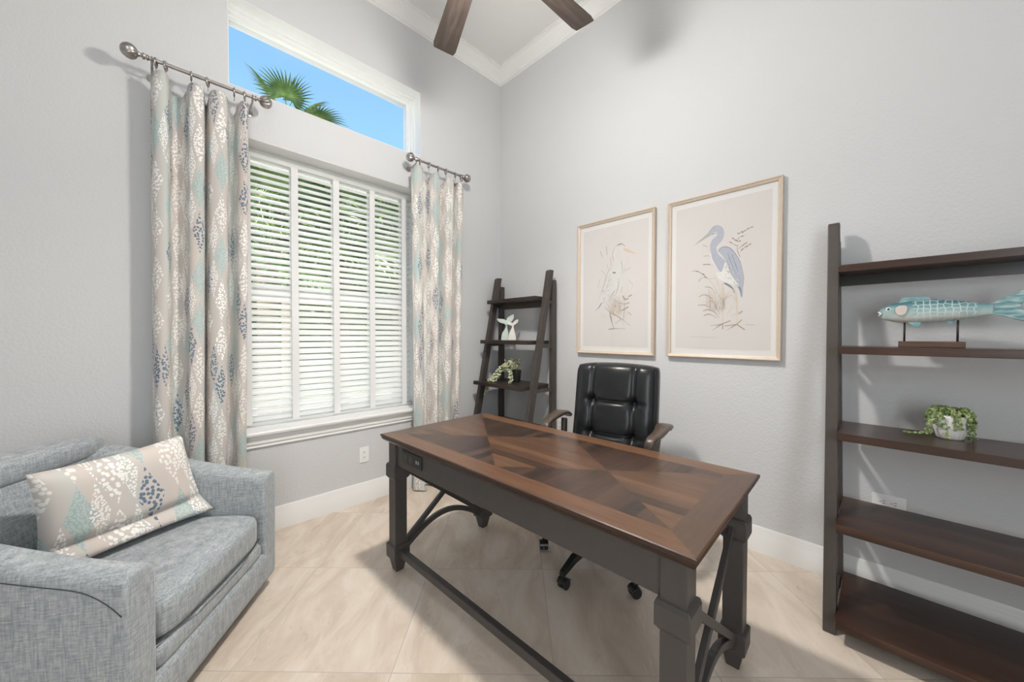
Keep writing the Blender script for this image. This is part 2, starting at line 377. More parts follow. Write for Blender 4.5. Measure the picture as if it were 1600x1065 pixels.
bm=bmesh.new(); box(bm,XL-.2,XC+.2,YB-.2,YC+TH,ZC,ZC+.2); struct('ceiling',bm,CEIL)
# crown moulding: profile swept along a wall (offset from wall, height below ceiling)
CP=[(0,-.125),(.010,-.125),(.012,-.112),(.022,-.108),(.030,-.088),(.052,-.060),(.078,-.038),(.088,-.026),(.100,-.022),(.102,-.010),(.112,-.008),(.112,0),(0,0)]
def sweep(name,prof,z,walls,mat,k=1):
    for nm,p,q,nrm in walls:
        bm=bmesh.new(); p,q,nrm=Vector(p),Vector(q),Vector(nrm); d=(q-p).normalized()
        A=[bm.verts.new(p+nrm*a+Vector((0,0,z+h))+d*a*k) for a,h in prof]; B=[bm.verts.new(q+nrm*a+Vector((0,0,z+h))-d*a*k) for a,h in prof]
        n=len(prof)
        for i in range(n): bm.faces.new((A[i],A[(i+1)%n],B[(i+1)%n],B[i]))
        bm.faces.new(A); bm.faces.new(B[::-1])
        struct(nm,bm,mat,smooth='auto',angle=.5)
sweep('crown',CP,ZC,[('trim_1',(XL,YC,0),(XC,YC,0),(0,-1,0)),('trim_2',(XC,YB,0),(XC,YC,0),(-1,0,0)),('trim_3',(XL,YB,0),(XL,YC,0),(1,0,0)),('trim_4',(XL,YB,0),(XC,YB,0),(0,1,0))],TRIM)
BP=[(0,0),(.016,0),(.016,.112),(.013,.118),(.013,.128),(.009,.136),(.009,.143),(.004,.154),(0,.154)]
sweep('base',BP,0,[('baseboard_left',(XL,YC,0),(XC,YC,0),(0,-1,0)),('baseboard_right',(XC,YB,0),(XC,YC,0),(-1,0,0)),('baseboard_front',(XL,YB,0),(XL,YC,0),(1,0,0)),('baseboard_back',(XL,YB,0),(XC,YB,0),(0,1,0))],TRIM)
# transom window: white lined reveal, stepped frame, glass
def window(name,z0,z1,ysteps,rail=None,sill=False):
    w=empty(name,((WX0+WX1)/2,YC+TH/2,z0)); w['kind']='structure'
    ox,oy,oz=w.location
    def fr(y0,y1,ins,wd,bm):
        a,b,c,d=WX0+ins-ox,WX1-ins-ox,z0+ins-oz,z1-ins-oz
        box(bm,a,a+wd,y0-oy,y1-oy,c,d); box(bm,b-wd,b,y0-oy,y1-oy,c,d); box(bm,a+wd,b-wd,y0-oy,y1-oy,c,c+wd); box(bm,a+wd,b-wd,y0-oy,y1-oy,d-wd,d)
    bm=bmesh.new()
    for y0,y1,ins,wd in ysteps: fr(y0,y1,ins,wd,bm)
    if rail: box(bm,WX0+.03-ox,WX1-.03-ox,YC+.225-oy,YC+.265-oy,rail-.03-oz,rail+.03-oz)
    build('window_frame',bm,TRIM,w)
    bm=bmesh.new(); yg=ysteps[-1][0]+.02-oy; gi=.02; box(bm,WX0+gi-ox,WX1-gi-ox,yg,yg+.004,z0+gi-oz,z1-gi-oz)
    build('glass',bm,GLASS,w)
    return w
window('window_1',LZ0,LZ1,[(YC+.002,YC+.2,0.0,.004),(YC+.2,YC+.27,.0,.035),(YC+.215,YC+.255,.03,.025)],rail=1.60)
window('window_2',TZ0,TZ1,[(YC-.001,YC+.09,0.0,.003),(YC+.09,YC+.22,0.0,.007),(YC+.125,YC+.21,.006,.009),(YC+.165,YC+.205,.014,.010)])
# stool and apron under the window
bm=bmesh.new()
AP=[(0,.572),(.010,.572),(.014,.578),(.010,.590),(.018,.600),(.018,.612),(.012,.618),(.012,.648),(.022,.652),(.045,.658),(.048,.672),(.044,.680),(0,.680)]
A=[bm.verts.new((WX0-.06,YC-a,h)) for a,h in AP]; B=[bm.verts.new((WX1+.06,YC-a,h)) for a,h in AP]
for i in range(len(AP)): j=(i+1)%len(AP); bm.faces.new((A[i],A[j],B[j],B[i]))
bm.faces.new(A); bm.faces.new(B[::-1]); box(bm,WX0+.004,WX1-.004,YC-.002,YC+.2,.664,.680)
struct('trim_5',bm,TRIM,smooth='auto',angle=.4)
# ---------------- blind ----------------
BY=YC+.165
bl=empty('window_blind',((WX0+WX1)/2,BY,.70),0,'white two inch slat blind filling the big window between the curtains','blind')
bx,by,bz=bl.location
bm=bmesh.new(); box(bm,-.655,.655,-.028,.028,1.800,1.855); build('headrail',bm,BLIND,bl,bevel=.003)
bm=bmesh.new(); box(bm,-.65,.65,-.026,.026,-.018,.006); build('bottom_rail',bm,BLIND,bl,bevel=.004)
tau=math.radians(44); slat_me=None
for i in range(39):
    z=.034+i*.0455
    if slat_me is None:
        bm=bmesh.new(); n=6; top=[];bot=[]
        for k in range(n+1):
            t=k/n*2-1; crown=.003*(1-t*t); a=t*.0255
            y=a*math.cos(tau)-crown*math.sin(tau); h=a*math.sin(tau)+crown*math.cos(tau)
            top.append((y,h)); bot.append((y+.0028*math.sin(tau),h-.0028*math.cos(tau)))
        poly=top+bot[::-1]
        prism(bm,poly,-.65,.65,lambda u,v,d:Vector((d,u,v)))
        o=build('slat',bm,BLIND,bl,smooth='auto',angle=.7); slat_me=o.data
    else:
        o=bpy.data.objects.new('slat',slat_me); COL.objects.link(o); o.parent=bl
    o.location=(0,0,z)
for x in (.44,.723,1.007,1.29,1.575):
    bm=bmesh.new(); box(bm,-.022,.022,-.0302,-.0292,-.005,1.80); box(bm,-.022,.022,.0292,.0302,-.005,1.80)
    o=build('cloth_tape',bm,plain('white_cloth_tape',(.80,.80,.80),.85,var=.02),bl); o.location=(x-bx,0,0)
bm=bmesh.new(); tube(bm,[(0,0,0),(.002,0,-.6),(0,0,-1.15)],.0035,6); o=build('tilt_wand',bm,BLIND,bl); o.location=(-.60,-.036,1.81)
# ---------------- wall outlets ----------------
def outlet(loc,rz,tilt,label,slots=True):
    t=empty('wall_outlet',loc,rz,label,'electrical outlet')
    R=Matrix.Rotation(tilt,4,'Y')
    bm=bmesh.new(); box(bm,-.037,.037,-.006,0,-.060,.060,M=R); build('cover_plate',bm,PLATE,t,bevel=.003)
    bm=bmesh.new(); box(bm,-.018,.018,-.009,-.006,-.036,.036,M=R)
    for z in (-.02,.02):
        for x in (-.006,.006): box(bm,x-.0012,x+.0012,-.0095,-.0088,z-.002,z+.008,1,M=R)
        box(bm,-.002,.002,-.0095,-.0088,z-.011,z-.007,1,M=R)
    build('receptacle',bm,[PLATE,BLACKP],t)
outlet((1.158,YC,.37),0,0,'white outlet low on the window wall below the window sill')
outlet((XC,2.03,.50),-PI/2,0,'white outlet on the picture wall between ladder shelf and desk chair')
outlet((XC,-.03,.478),-PI/2,PI/2,'white outlet plate lying sideways on the wall behind the wide bookshelf')
# ---------------- curtains ----------------
CLOTH=printcloth('curtain_print',cw=.075,ch=.25,seed=0.0,dot=85)
def curtain(label,knots,ztop,bottom,squeeze,puddle,loc,ringx,folds_seed,u0=0.0):
    """knots: plan curve of the heading (x,y); squeeze(x,t) shifts it going down"""
    t=empty('curtain',loc,0,label,'curtain','printed curtains beside the window'); t['group']='printed curtains beside the window'
    P=spline([(x,y,0) for x,y in knots],10); n=len(P); m=34; bm=bmesh.new(); uvl=bm.loops.layers.uv.new('UVMap')
    L=[0]
    for a,b in zip(P,P[1:]): L.append(L[-1]+(b-a).length)
    rows=[]; ymid=sum(k[1] for k in knots)/len(knots)
    for j in range(m+1):
        tt=j/m; row=[]
        for i,p in enumerate(P):
            # tops sag between the rings (valleys lower than the peaks)
            val=max(0,min(1,(p.y-ymid)/.045*.5+.5)); zt=ztop-.075*val
            z=zt+(bottom-zt)*tt
            x=squeeze(p.x,tt); y=ymid+(p.y-ymid)*(1-.12*math.sin(tt*3.0))+.006*math.sin(6*p.x*9+tt*5+folds_seed)*tt
            if puddle and tt>.965: z=bottom+(1-tt)*.2; y-=(tt-.965)*1.1*(.5+.5*math.sin(p.x*40))
            row.append(bm.verts.new((x-loc[0],y-loc[1],z-loc[2])))
        rows.append(row)
    for j in range(m):
        for i in range(n-1):
            f=bm.faces.new((rows[j][i],rows[j][i+1],rows[j+1][i+1],rows[j+1][i])); f.smooth=True
            for lp,(a,b) in zip(f.loops,((i,j),(i+1,j),(i+1,j+1),(i,j+1))): lp[uvl].uv=(L[a]+u0,(1-b/m)*2.7)
    o=build('fabric_panel',bm,CLOTH,t); so=o.modifiers.new('thick','SOLIDIFY'); so.thickness=.0035; so.offset=0
    for p in o.data.polygons: p.use_smooth=True
    RY=2.70; RZ=2.748
    for rx in ringx:
        bm=bmesh.new(); torus(bm,Matrix.Translation((0,0,-.010))@Matrix.Rotation(PI/2,4,'Y')@Matrix.Rotation(.15,4,'X'),.021,.0045)
        tube(bm,[(0,0,-.034),(.001,.002,-.046),(0,.004,-.060)],.0022,6)
        r=build('ring',bm,NICKEL,t,smooth=True); r.location=(rx-loc[0],RY-loc[1],RZ-loc[2]); r.rotation_euler=(0,0,random.uniform(-.25,.25))
    return t
Y0,Y1=2.692,2.772
curtain('long patterned curtain left of the window hanging behind the armchair',
    [(-.005,2.735),(.010,2.70),(.035,2.688),(.058,2.70),(.068,2.745),(.082,2.775),(.115,2.775),(.136,2.74),(.148,2.70),(.180,2.686),(.206,2.70),(.214,2.745),(.222,2.772),(.229,2.745),(.238,2.70),(.275,2.684),(.310,2.70),(.324,2.745),(.336,2.772),(.352,2.77),(.362,2.735),(.374,2.70),(.395,2.686),(.412,2.70),(.418,2.74)],
    2.708,.012,lambda x,t:x-.022*t*(x/.41)-.012*t,False,(.2,2.73,0),[.015,.052,.155,.225,.345,.395],0)
curtain('long patterned curtain right of the window whose hem reaches the floor behind the desk',
    [(1.515,2.735),(1.530,2.70),(1.565,2.688),(1.600,2.70),(1.612,2.745),(1.632,2.775),(1.668,2.77),(1.690,2.73),(1.715,2.695),(1.745,2.690),(1.775,2.715),(1.790,2.76),(1.810,2.775),(1.828,2.75),(1.845,2.705),(1.880,2.690),(1.912,2.70),(1.925,2.745),(1.940,2.772),(1.958,2.75),(1.972,2.705),(2.000,2.690),(2.018,2.705),(2.022,2.74)],
    2.705,.010,lambda x,t:x+(.018-.055*(x-1.515)/.5)*min(1,t*1.3),True,(1.76,2.73,0),[1.575,1.66,1.75,1.83,1.93,1.99],2,u0=1.35)
def rod(label,x0,x1,brk):
    y,z=2.70,2.748; cx=(x0+x1)/2
    t=empty('curtain_rod',(cx,y,z),0,label,'curtain rod'); 
    bm=bmesh.new(); tube(bm,[(x0+.06-cx,0,0),(x1-.06-cx,0,0)],.0095,14); build('pole',bm,NICKEL,t,smooth='auto')
    for s,xe in ((-1,x0),(1,x1)):
        M=Matrix.Translation((xe-s*.075-cx,0,0))@Matrix.Rotation(s*PI/2,4,'Y'); bm=bmesh.new()
        lathe(bm,[(.010,0),(.014,.004),(.014,.008),(.009,.012),(.016,.018),(.017,.022),(.009,.028),(.008,.034),(.013,.038),(.012,.043)],18,M)
        # ribbed (twisted) ball
        R=[];seg=36
        for i in range(17):
            a=PI*i/16; ring=[]
            for k in range(seg):
                th=2*PI*k/seg; rr=.033*math.sin(a)*(1+.10*math.cos(8*th+a*3.2))+.0008
                ring.append(bm.verts.new(M@Vector((rr*math.cos(th),rr*math.sin(th),.072-.034*math.cos(a)))))
            R.append(ring)
        for A_,B_ in zip(R,R[1:]):
            for k in range(seg):
                f=bm.faces.new((A_[k],A_[(k+1)%seg],B_[(k+1)%seg],B_[k])); f.smooth=True
        build('finial',bm,NICKEL,t)
    for xb in brk:
        bm=bmesh.new(); torus(bm,Matrix.Translation((xb-cx,0,0))@Matrix.Rotation(PI/2,4,'Y'),.0125,.0035,16,6)
        tube(bm,[(xb-cx,.0,-.012),(xb-cx,.01,-.028),(xb-cx,.06,-.036),(xb-cx,YC-y-.004,-.036)],.0055,8)
        lathe(bm,[(.022,0),(.022,.005),(.012,.008)],16,Matrix.Translation((xb-cx,YC-y,-.036))@Matrix.Rotation(PI/2,4,'X'))
        build('bracket',bm,NICKEL,t,smooth='auto')
rod('short nickel rod with ribbed ball ends left of the high window',-.085,.505,[.0,.435])
rod('short nickel rod with ribbed ball ends near the corner right of the window',1.485,2.065,[1.545,2.015])
# ---------------- desk ----------------
DR=.0323
desk=empty('writing_desk',(.939,.3094,0),DR,'dark wood writing desk with charcoal frame in the middle of the room','desk')
DW,DL=.769,1.64
TOPW=veneermat('desk_border_wood',(.060,.027,.013),(.125,.058,.028),(.20,.10,.049),'Y',.2)
TOPE=veneermat('desk_end_border_wood',(.045,.023,.014),(.078,.042,.026),(.115,.064,.038),'X',.2)
INA=veneermat('desk_veneer_lengthwise',(.038,.018,.010),(.092,.044,.022),(.17,.085,.042),'Y')
INB=veneermat('desk_veneer_crosswise',(.020,.011,.008),(.046,.023,.014),(.09,.045,.025),'X')
EDGE=veneermat('desk_edge_wood',(.04,.018,.010),(.075,.034,.018),(.11,.05,.026),'Y',.5)
bm=bmesh.new(); z=.76; b=.10; e_=.006
def poly(pts,mat,z=.76):
    f=bm.faces.new([bm.verts.new((x,y,z)) for x,y in pts]); f.material_index=mat
o4=[(e_,e_),(DW-e_,e_),(DW-e_,DL-e_),(e_,DL-e_)]; i4=[(b,b),(DW-b,b),(DW-b,DL-b),(b,DL-b)]
for k in range(4):
    poly([o4[k],o4[(k+1)%4],i4[(k+1)%4],i4[k]],0 if k in(1,3) else 1)
ym=DL/2
for ya,yb in ((b,ym),(ym,DL-b)):
    c=(DW/2,(ya+yb)/2); q=[(b,ya),(DW-b,ya),(DW-b,yb),(b,yb)]
    for k in range(4): poly([q[k],q[(k+1)%4],c],2 if k in(0,2) else 3)
prof=[(e_,.76),(.001,.758),(0,.754),(.0,.748),(.006,.744),(.004,.738),(.010,.730),(.014,.7255),(.020,.7255)]
rings=[[bm.verts.new(p) for p in ((i,i,h),(DW-i,i,h),(DW-i,DL-i,h),(i,DL-i,h))] for i,h in prof]
for A_,B_ in zip(rings,rings[1:]):
    for k in range(4):
        f=bm.faces.new((A_[k],A_[(k+1)%4],B_[(k+1)%4],B_[k])); f.material_index=4
f=bm.faces.new(rings[-1]); f.material_index=4
build('tabletop',bm,[TOPW,TOPE,INA,INB,EDGE],desk)
LS=.077; IN=.030
legs={}
for nm,cx_,cy_ in (('a',IN+LS/2,IN+LS/2),('b',DW-IN-LS/2,IN+LS/2),('c',IN+LS/2,DL-IN-LS/2),('d',DW-IN-LS/2,DL-IN-LS/2)):
    bm=bmesh.new(); h=LS/2; pr=[(h-.008,0),(h-.004,.004),(h+.000,.070),(h+.004,.072),(h+.008,.080),(h+.009,.150),(h+.004,.156),(h-.003,.160),(h-.003,.512),(h+.002,.518),(h+.009,.528),(h+.009,.586),(h+.005,.598),(h-.003,.602),(h-.003,.7255)]
    pr=[(h-.018,0),(h-.016,.003)]+[(h-.003,.070)]+pr[3:]
    rg=[[bm.verts.new((cx_+sx_*r,cy_+sy_*r,zz)) for sx_,sy_ in((-1,-1),(1,-1),(1,1),(-1,1))] for r,zz in pr]
    for A_,B_ in zip(rg,rg[1:]):
        for k in range(4): bm.faces.new((A_[k],A_[(k+1)%4],B_[(k+1)%4],B_[k]))
    bm.faces.new(rg[0]); bm.faces.new(rg[-1])
    build('leg',bm,METAL,desk,bevel=.0025); legs[nm]=(cx_,cy_)
for nm,c in (('front_apron',(IN+.012,IN+.034,IN+LS-.003,DL-IN-LS+.003)),('rear_apron',(DW-IN-.034,DW-IN-.012,IN+LS-.003,DL-IN-LS+.003)),('side_apron',(IN+LS-.003,DW-IN-LS+.003,IN+.012,IN+.034)),('side_apron',(IN+LS-.003,DW-IN-LS+.003,DL-IN-.034,DL-IN-.012))):
    bm=bmesh.new(); z0=.598 if nm!='side_apron' else .665
    box(bm,*c,z0,.726); build(nm,bm,METAL,desk,bevel=.002)
# power strip let into the front apron at the window end
ps_y0,ps_y1=1.285,1.475
bm=bmesh.new(); box(bm,IN+.006,IN+.016,ps_y0,ps_y1,.632,.700)
pw=build('power_strip',bm,BLACKP,desk,bevel=.002)
bm=bmesh.new()
for k in range(2):
    yy=ps_y1-.045-k*.052; box(bm,IN+.0045,IN+.0065,yy-.018,yy+.018,.648,.684)
build('socket',bm,plain('dark_socket',(.05,.05,.05),.5),pw)
bm=bmesh.new()
for k in range(2):
    yy=ps_y0+.025+k*.018; box(bm,IN+.0045,IN+.0065,yy-.004,yy+.004,.658,.674)
build('usb_port',bm,plain('grey_port',(.35,.35,.36),.4),pw)
# crossed end braces, arched stretchers, long stretcher
def U(x,y,z): return (x,y,z)
for yy in (IN+LS/2,DL-IN-LS/2):
    xa,xb=IN+LS-.008,DW-IN-LS+.008
    bm=bmesh.new(); bar(bm,(xa,yy+.004,.125),(xb,yy+.004,.565),.028,.022,(0,1,0)); build('cross_brace',bm,METAL,desk,bevel=.003)
    bm=bmesh.new(); bar(bm,(xa,yy-.006,.565),(xb,yy-.006,.125),.028,.022,(0,1,0)); build('cross_brace',bm,METAL,desk,bevel=.003)
    bm=bmesh.new(); K=18; ring=[]
    for i in range(K+1):
        t=i/K; x=xa+(xb-xa)*t; zz=.095+.125*math.sin(PI*t)**.9*1.0
        dz=.125*PI*math.cos(PI*t)/(xb-xa); n_=Vector((-dz,0,1)).normalized()*.014
        ring.append([bm.verts.new((x+s*n_.x,yy+w_,zz+s*n_.z)) for s,w_ in((-1,-.013),(-1,.013),(1,.013),(1,-.013))])
    for A_,B_ in zip(ring,ring[1:]):
        for k in range(4): bm.faces.new((A_[k],A_[(k+1)%4],B_[(k+1)%4],B_[k]))
    bm.faces.new(ring[0]); bm.faces.new(ring[-1]); build('arched_stretcher',bm,METAL,desk,bevel=.003)
bm=bmesh.new(); box(bm,IN+LS/2-.016,IN+LS/2+.016,IN+LS-.006,DL-IN-LS+.006,.092,.130); build('long_stretcher',bm,METAL,desk,bevel=.004)
# tangled cable bundle hanging under the window end of the desk
random.seed(3); bm=bmesh.new(); pts=[]
for i in range(70):
    t=i/69; a=i*1.15
    pts.append((.03+.26*t+.022*math.cos(a),.01*math.sin(a*1.7)+.02*math.cos(a*.6),-.02-.085*t*(.8+.2*math.sin(a))+.026*math.sin(a)))
tube(bm,spline(pts,3),.0042,6)
tube(bm,spline([(.26,0,-.06),(.275,.01,-.10),(.28,0,-.15),(.283,.003,-.16)],4),.010,8)
tube(bm,spline([(.20,.02,-.05),(.22,-.02,-.11),(.25,.02,-.08),(.27,.0,-.14),(.24,-.02,-.12),(.27,.02,-.06)],5),.0045,6)
tube(bm,spline([(.03,0,0),(.04,.0,-.03),(.02,.01,-.05),(.06,-.01,-.06),(.10,.01,-.03)],5),.004,6)
tube(bm,[(.03,0,0),(.03,0,-.02)],.004,6)
cb=build('cable_bundle',bm,BLACKP); cb.location=(.99,1.79,.645); tag(cb,'tangled black cables hanging under the window end of the desk','cables')
# ---------------- office chair ----------------
CR=math.radians(190.5)
ch=empty('desk_chair',(1.80,1.15,0),CR,'black tufted leather office chair with wooden arms behind the desk','chair')
# local +x forward, +y = viewer's right
bm=bmesh.new()
def seatfn(v,x,y,z): return v+Vector((0,0,-.02*max(0,x-.4)))
superbox(bm,(.0,0,.455),(.52,.52,.11),12,12,6,4.5,fn=seatfn); build('seat',bm,LEATHER,ch)
bm=bmesh.new(); superbox(bm,(.0,0,.395),(.44,.44,.035),8,8,3,6); build('seat_pan',bm,BLACKP,ch)
# tufted backrest as a displaced sheet with depth
H0,H1=.44,1.115; bm=bmesh.new(); nx,nz=44,56
vlines=[-.135,.135]; hl=[.36,.66]  # tuft columns and rows (fraction of height)
def gauss(d,s): return math.exp(-(d/s)**2)
def backpt(a,t,front):
    wdt=.260-.004*math.cos(t*3)+.016*(1-t)
    y=a*wdt; edge=(1-abs(a)**5)**.5 if abs(a)<1 else 0; te=2*t-1; etop=(1-abs(te)**9)**.5 if abs(te)<1 else 0
    thick=.026+.058*edge*etop**.8
    ct=max(0,(t-.90)/.10); z=H0+(H1-H0)*t+ct*(.014*(1-a*a)-.008*abs(a)**9); y*=1-.03*ct**4
    if front:
        d=0
        for i,v in enumerate(vlines): d+=.017*gauss(y-v,.012)
        inner=abs(y)<.135
        for hrow in hl:
            if inner: d+=.018*gauss(t-hrow,.014)
            else: d+=.010*gauss(t-hrow,.012)*max(0,1-(abs(y)-.135)/.09)
            for v in vlines:
                rr=math.hypot(y-v,(t-hrow)*.66); d+=.028*gauss(rr,.030)
                an=math.atan2((t-hrow)*.66,y-v); d+=.006*gauss(rr,.07)*(.5+.5*math.cos(an*7))
        bulge=.018*math.cos(min(1,abs(y)/.135)*PI/2) if inner else .010*math.sin(min(1,(abs(y)-.135)/.125)*PI)
        x=thick+bulge-d
    else: x=-thick*.55
    lean=-.255-.115*t-.01*math.sin(t*PI)
    return Vector((x+lean,y,z))
F=[[bm.verts.new(backpt(-1+2*i/nx,j/nz,True)) for i in range(nx+1)] for j in range(nz+1)]
Bk=[[bm.verts.new(backpt(-1+2*i/nx,j/nz,False)) for i in range(nx+1)] for j in range(nz+1)]
for j in range(nz):
    for i in range(nx):
        for G,fl in ((F,0),(Bk,1)):
            f=bm.faces.new((G[j][i],G[j][i+1],G[j+1][i+1],G[j+1][i])); f.smooth=True
for j in range(nz):
    for i in (0,nx): f=bm.faces.new((F[j][i],F[j+1][i],Bk[j+1][i],Bk[j][i])); f.smooth=True
for i in range(nx):
    for j in (0,nz): f=bm.faces.new((F[j][i],F[j][i+1],Bk[j][i+1],Bk[j][i])); f.smooth=True
br_=build('backrest',bm,LEATHER,ch)
# piping along both sides
SEAM=plain('pale_stitching',(.16,.16,.16),.5)
for s in (-1,1):
    bm=bmesh.new(); pts=[backpt(s*.955,j/30,True)+Vector((.002,0,0)) for j in range(1,30)]
    tube(bm,pts,.0035,6); build('piping',bm,LEATHER,br_,smooth=True)
bm=bmesh.new()
for s in (-1,1):
    a=s*.135/.262*1.03; tube(bm,[backpt(a+s*.0,j/40,True)+Vector((.0015,s*.006,0)) for j in range(1,40)],.0013,4)
for hrow in hl: tube(bm,[backpt(-.50+i/20,hrow+.012,True)+Vector((.001,0,0)) for i in range(21)],.0013,4)
build('stitching',bm,SEAM,br_)
for s in (-1,1):
    # arm pad: swept flat board, broad and rounded at the rear, dipping toward the front
    path=spline([(-.30,.322,.762),(-.25,.327,.786),(-.19,.328,.793),(-.12,.330,.784),(-.05,.326,.774),(.005,.318,.766),(.035,.310,.748),(.045,.305,.70)],6)
    wd=[.032,.043,.045,.038,.032,.030,.026,.020]
    bm=bmesh.new(); rg=[]
    for i,p in enumerate(path):
        t=(path[min(i+1,len(path)-1)]-path[max(i-1,0)]).normalized(); side=Vector((0,1,0)); up=t.cross(side).normalized()
        if up.z<0: up=-up
        q=i/(len(path)-1)*7; k=min(6,int(q)); w_=wd[k]+(wd[k+1]-wd[k])*(q-k); p=Vector((p.x,p.y*s,p.z))
        rg.append([bm.verts.new(p+side*w_*c_+up*.014*s_) for c_,s_ in ((-1,0),(-.86,.75),(-.5,1),(.5,1),(.86,.75),(1,0),(.8,-.85),(0,-1),(-.8,-.85))])
    for A_,B_ in zip(rg,rg[1:]):
        for k in range(9):
            f=bm.faces.new((A_[k],A_[(k+1)%9],B_[(k+1)%9],B_[k])); f.smooth=True
    bm.faces.new(rg[0]); bm.faces.new(rg[-1])
    ar=build('armrest',bm,CHAIRWOOD,ch)
    bm=bmesh.new()
    bar(bm,(-.20,s*.30,.76),(-.14,s*.275,.43),.03,.045,(1,0,0)); bar(bm,(.048,s*.288,.66),(.06,s*.27,.42),.03,.04,(1,0,0)); bar(bm,(-.15,s*.262,.425),(.12,s*.262,.415),.03,.04)
    build('arm_support',bm,SHELFFRAME,ar,bevel=.008)
bm=bmesh.new(); bar(bm,(-.20,0,.39),(-.34,0,.42),.09,.018); bar(bm,(-.335,0,.41),(-.345,0,.80),.09,.016,(1,0,0)); build('back_bracket',bm,BLACKP,ch,bevel=.004)
bm=bmesh.new(); lathe(bm,[(.026,.10),(.030,.105),(.030,.25),(.018,.255),(.018,.38),(.05,.385),(.06,.40)],20); build('gas_lift',bm,BLACKP,ch)
base=None; bm=bmesh.new(); lathe(bm,[(.02,.075),(.05,.08),(.055,.13),(.04,.145),(.02,.15)],20); base=build('star_base',bm,BLACKP,ch,smooth='auto')
# world directions of the casters -> local angles
for k in range(5):
    an=math.radians(182+72*k)-CR
    c,s=math.cos(an),math.sin(an); R_=.315
    bm=bmesh.new(); P_=[]
    for i,(r,zz,w_,h_) in enumerate(((.03,.125,.030,.022),(.12,.130,.027,.019),(.22,.118,.023,.016),(R_-.03,.098,.020,.014),(R_+.008,.086,.018,.012))):
        P_.append([bm.verts.new((r*c-a*w_*s,r*s+a*w_*c,zz+b_*h_)) for a,b_ in ((-1,-1),(1,-1),(.7,1),(-.7,1))])
    for A_,B_ in zip(P_,P_[1:]):
        for q in range(4): bm.faces.new((A_[q],A_[(q+1)%4],B_[(q+1)%4],B_[q]))
    bm.faces.new(P_[0]); bm.faces.new(P_[-1]); build('base_arm',bm,BLACKP,base,bevel=.003)
    cst=bmesh.new(); rr=.027; ta=an+ (k*1.3)
    lathe(cst,[(.006,.05),(.006,.078)],10,Matrix.Translation((R_*c,R_*s,0)))
    Mw=Matrix.Translation((R_*c-.012*math.cos(ta),R_*s-.012*math.sin(ta),rr))@Matrix.Rotation(ta,4,'Z')@Matrix.Rotation(PI/2,4,'X')
    for zz in (-.024,.004): lathe(cst,[(.004,zz),(rr-.003,zz),(rr,zz+.003),(rr,zz+.017),(rr-.003,zz+.02),(.004,zz+.02)],22,Mw)
    # hood
    for q in range(8):
        a0=PI*.1+PI*.8*q/8; a1=a0+PI*.8/8
        A4=[Mw@Vector((math.cos(a_)*(rr+.004),math.sin(a_)*(rr+.004),z_)) for a_ in(a0,a1) for z_ in(-.026,.026)]
        f=cst.faces.new([cst.verts.new(A4[i]) for i in (0,1,3,2)])
    build('caster',cst,BLACKP,ch,smooth='auto')
# ---------------- armchair ----------------
F0=Vector((.445,2.24,0)); e1=Vector((.588,.809,0)).normalized(); SW,SD=.87,.85
org=F0-e1*SW; rz=math.atan2(e1.y,e1.x)
sofa=empty('armchair',(org.x,org.y,0),rz,'wide blue-grey tweed swivel armchair in the corner left of the window','armchair')
# local: x = width (0 near .. SW far), y = depth (0 front .. SD back)
# shell: U-shaped wall of arms and back whose top rises to the rear
def plan(n=40):
    """outer/inner plan curve from near-arm front round the back to far-arm front"""
    r=.22; T=.115
    o=[];i_=[]
    pts=[]
    L1=SD-r
    for k in range(9): pts.append(((0,L1*k/8),(1,0)))
    for k in range(1,8):
        a=PI-PI/2*k/8; pts.append(((r+r*math.cos(a),L1+r*math.sin(a)),(-math.cos(a),-math.sin(a))))
    for k in range(7): pts.append(((r+(SW-2*r)*k/6,SD),(0,-1)))
    for k in range(1,8):
        a=PI/2-PI/2*k/8; pts.append(((SW-r+r*math.cos(a),L1+r*math.sin(a)),(-math.cos(a),-math.sin(a))))
    for k in range(9): pts.append(((SW,L1*(1-k/8)),(-1,0)))
    return pts
bm=bmesh.new(); pl=plan(); rg=[]
for (x,y),(nx_,ny_) in pl:
    q=min(1,max(0,y/SD)); zt=.600+.215*q**1.25; T=.105+.055*q**2
    flare=.0
    prof=[(.010,.062),(.002,.10),(0,.25),(-.004,zt-.06),(-.002,zt-.025),(.012,zt-.006),(.03,zt),(T-.03,zt-.004),(T-.008,zt-.018),(T,zt-.05),(T,.30),(T,.062)]
    rg.append([bm.verts.new((x+nx_*a,y+ny_*a,h)) for a,h in prof])
for A_,B_ in zip(rg,rg[1:]):
    n=len(A_)
    for k in range(n):
        f=bm.faces.new((A_[k],A_[(k+1)%n],B_[(k+1)%n],B_[k])); f.smooth=True
for R_ in (rg[0],rg[-1]): bm.faces.new(R_)
build('arms_and_back',bm,TWEED,sofa,bevel=.012,segs=3,smooth='auto',angle=.9)
# welt seams along the outer top edge of the arms and back
SEAMD=plain('dark_seam',(.08,.09,.095),.9)
def seamz(x,y):
    d=max(0,.16-y)/.16
    return .600+.215*min(1,max(0,y/SD))**1.25-.045-.085*d**2.4
near=[(-.0045,y_,seamz(0,y_)) for y_ in (.012,.022,.035,.05,.07,.09,.11,.13,.15)]; far=[(SW+.0045,p[1],p[2]) for p in near][::-1]
bm=bmesh.new(); tube(bm,near+[(x+nx_*-.0045,y+ny_*-.0045,seamz(x,y)) for (x,y),(nx_,ny_) in pl[3:-3]]+far,.0016,5); build('welt_seam',bm,SEAMD,sofa)
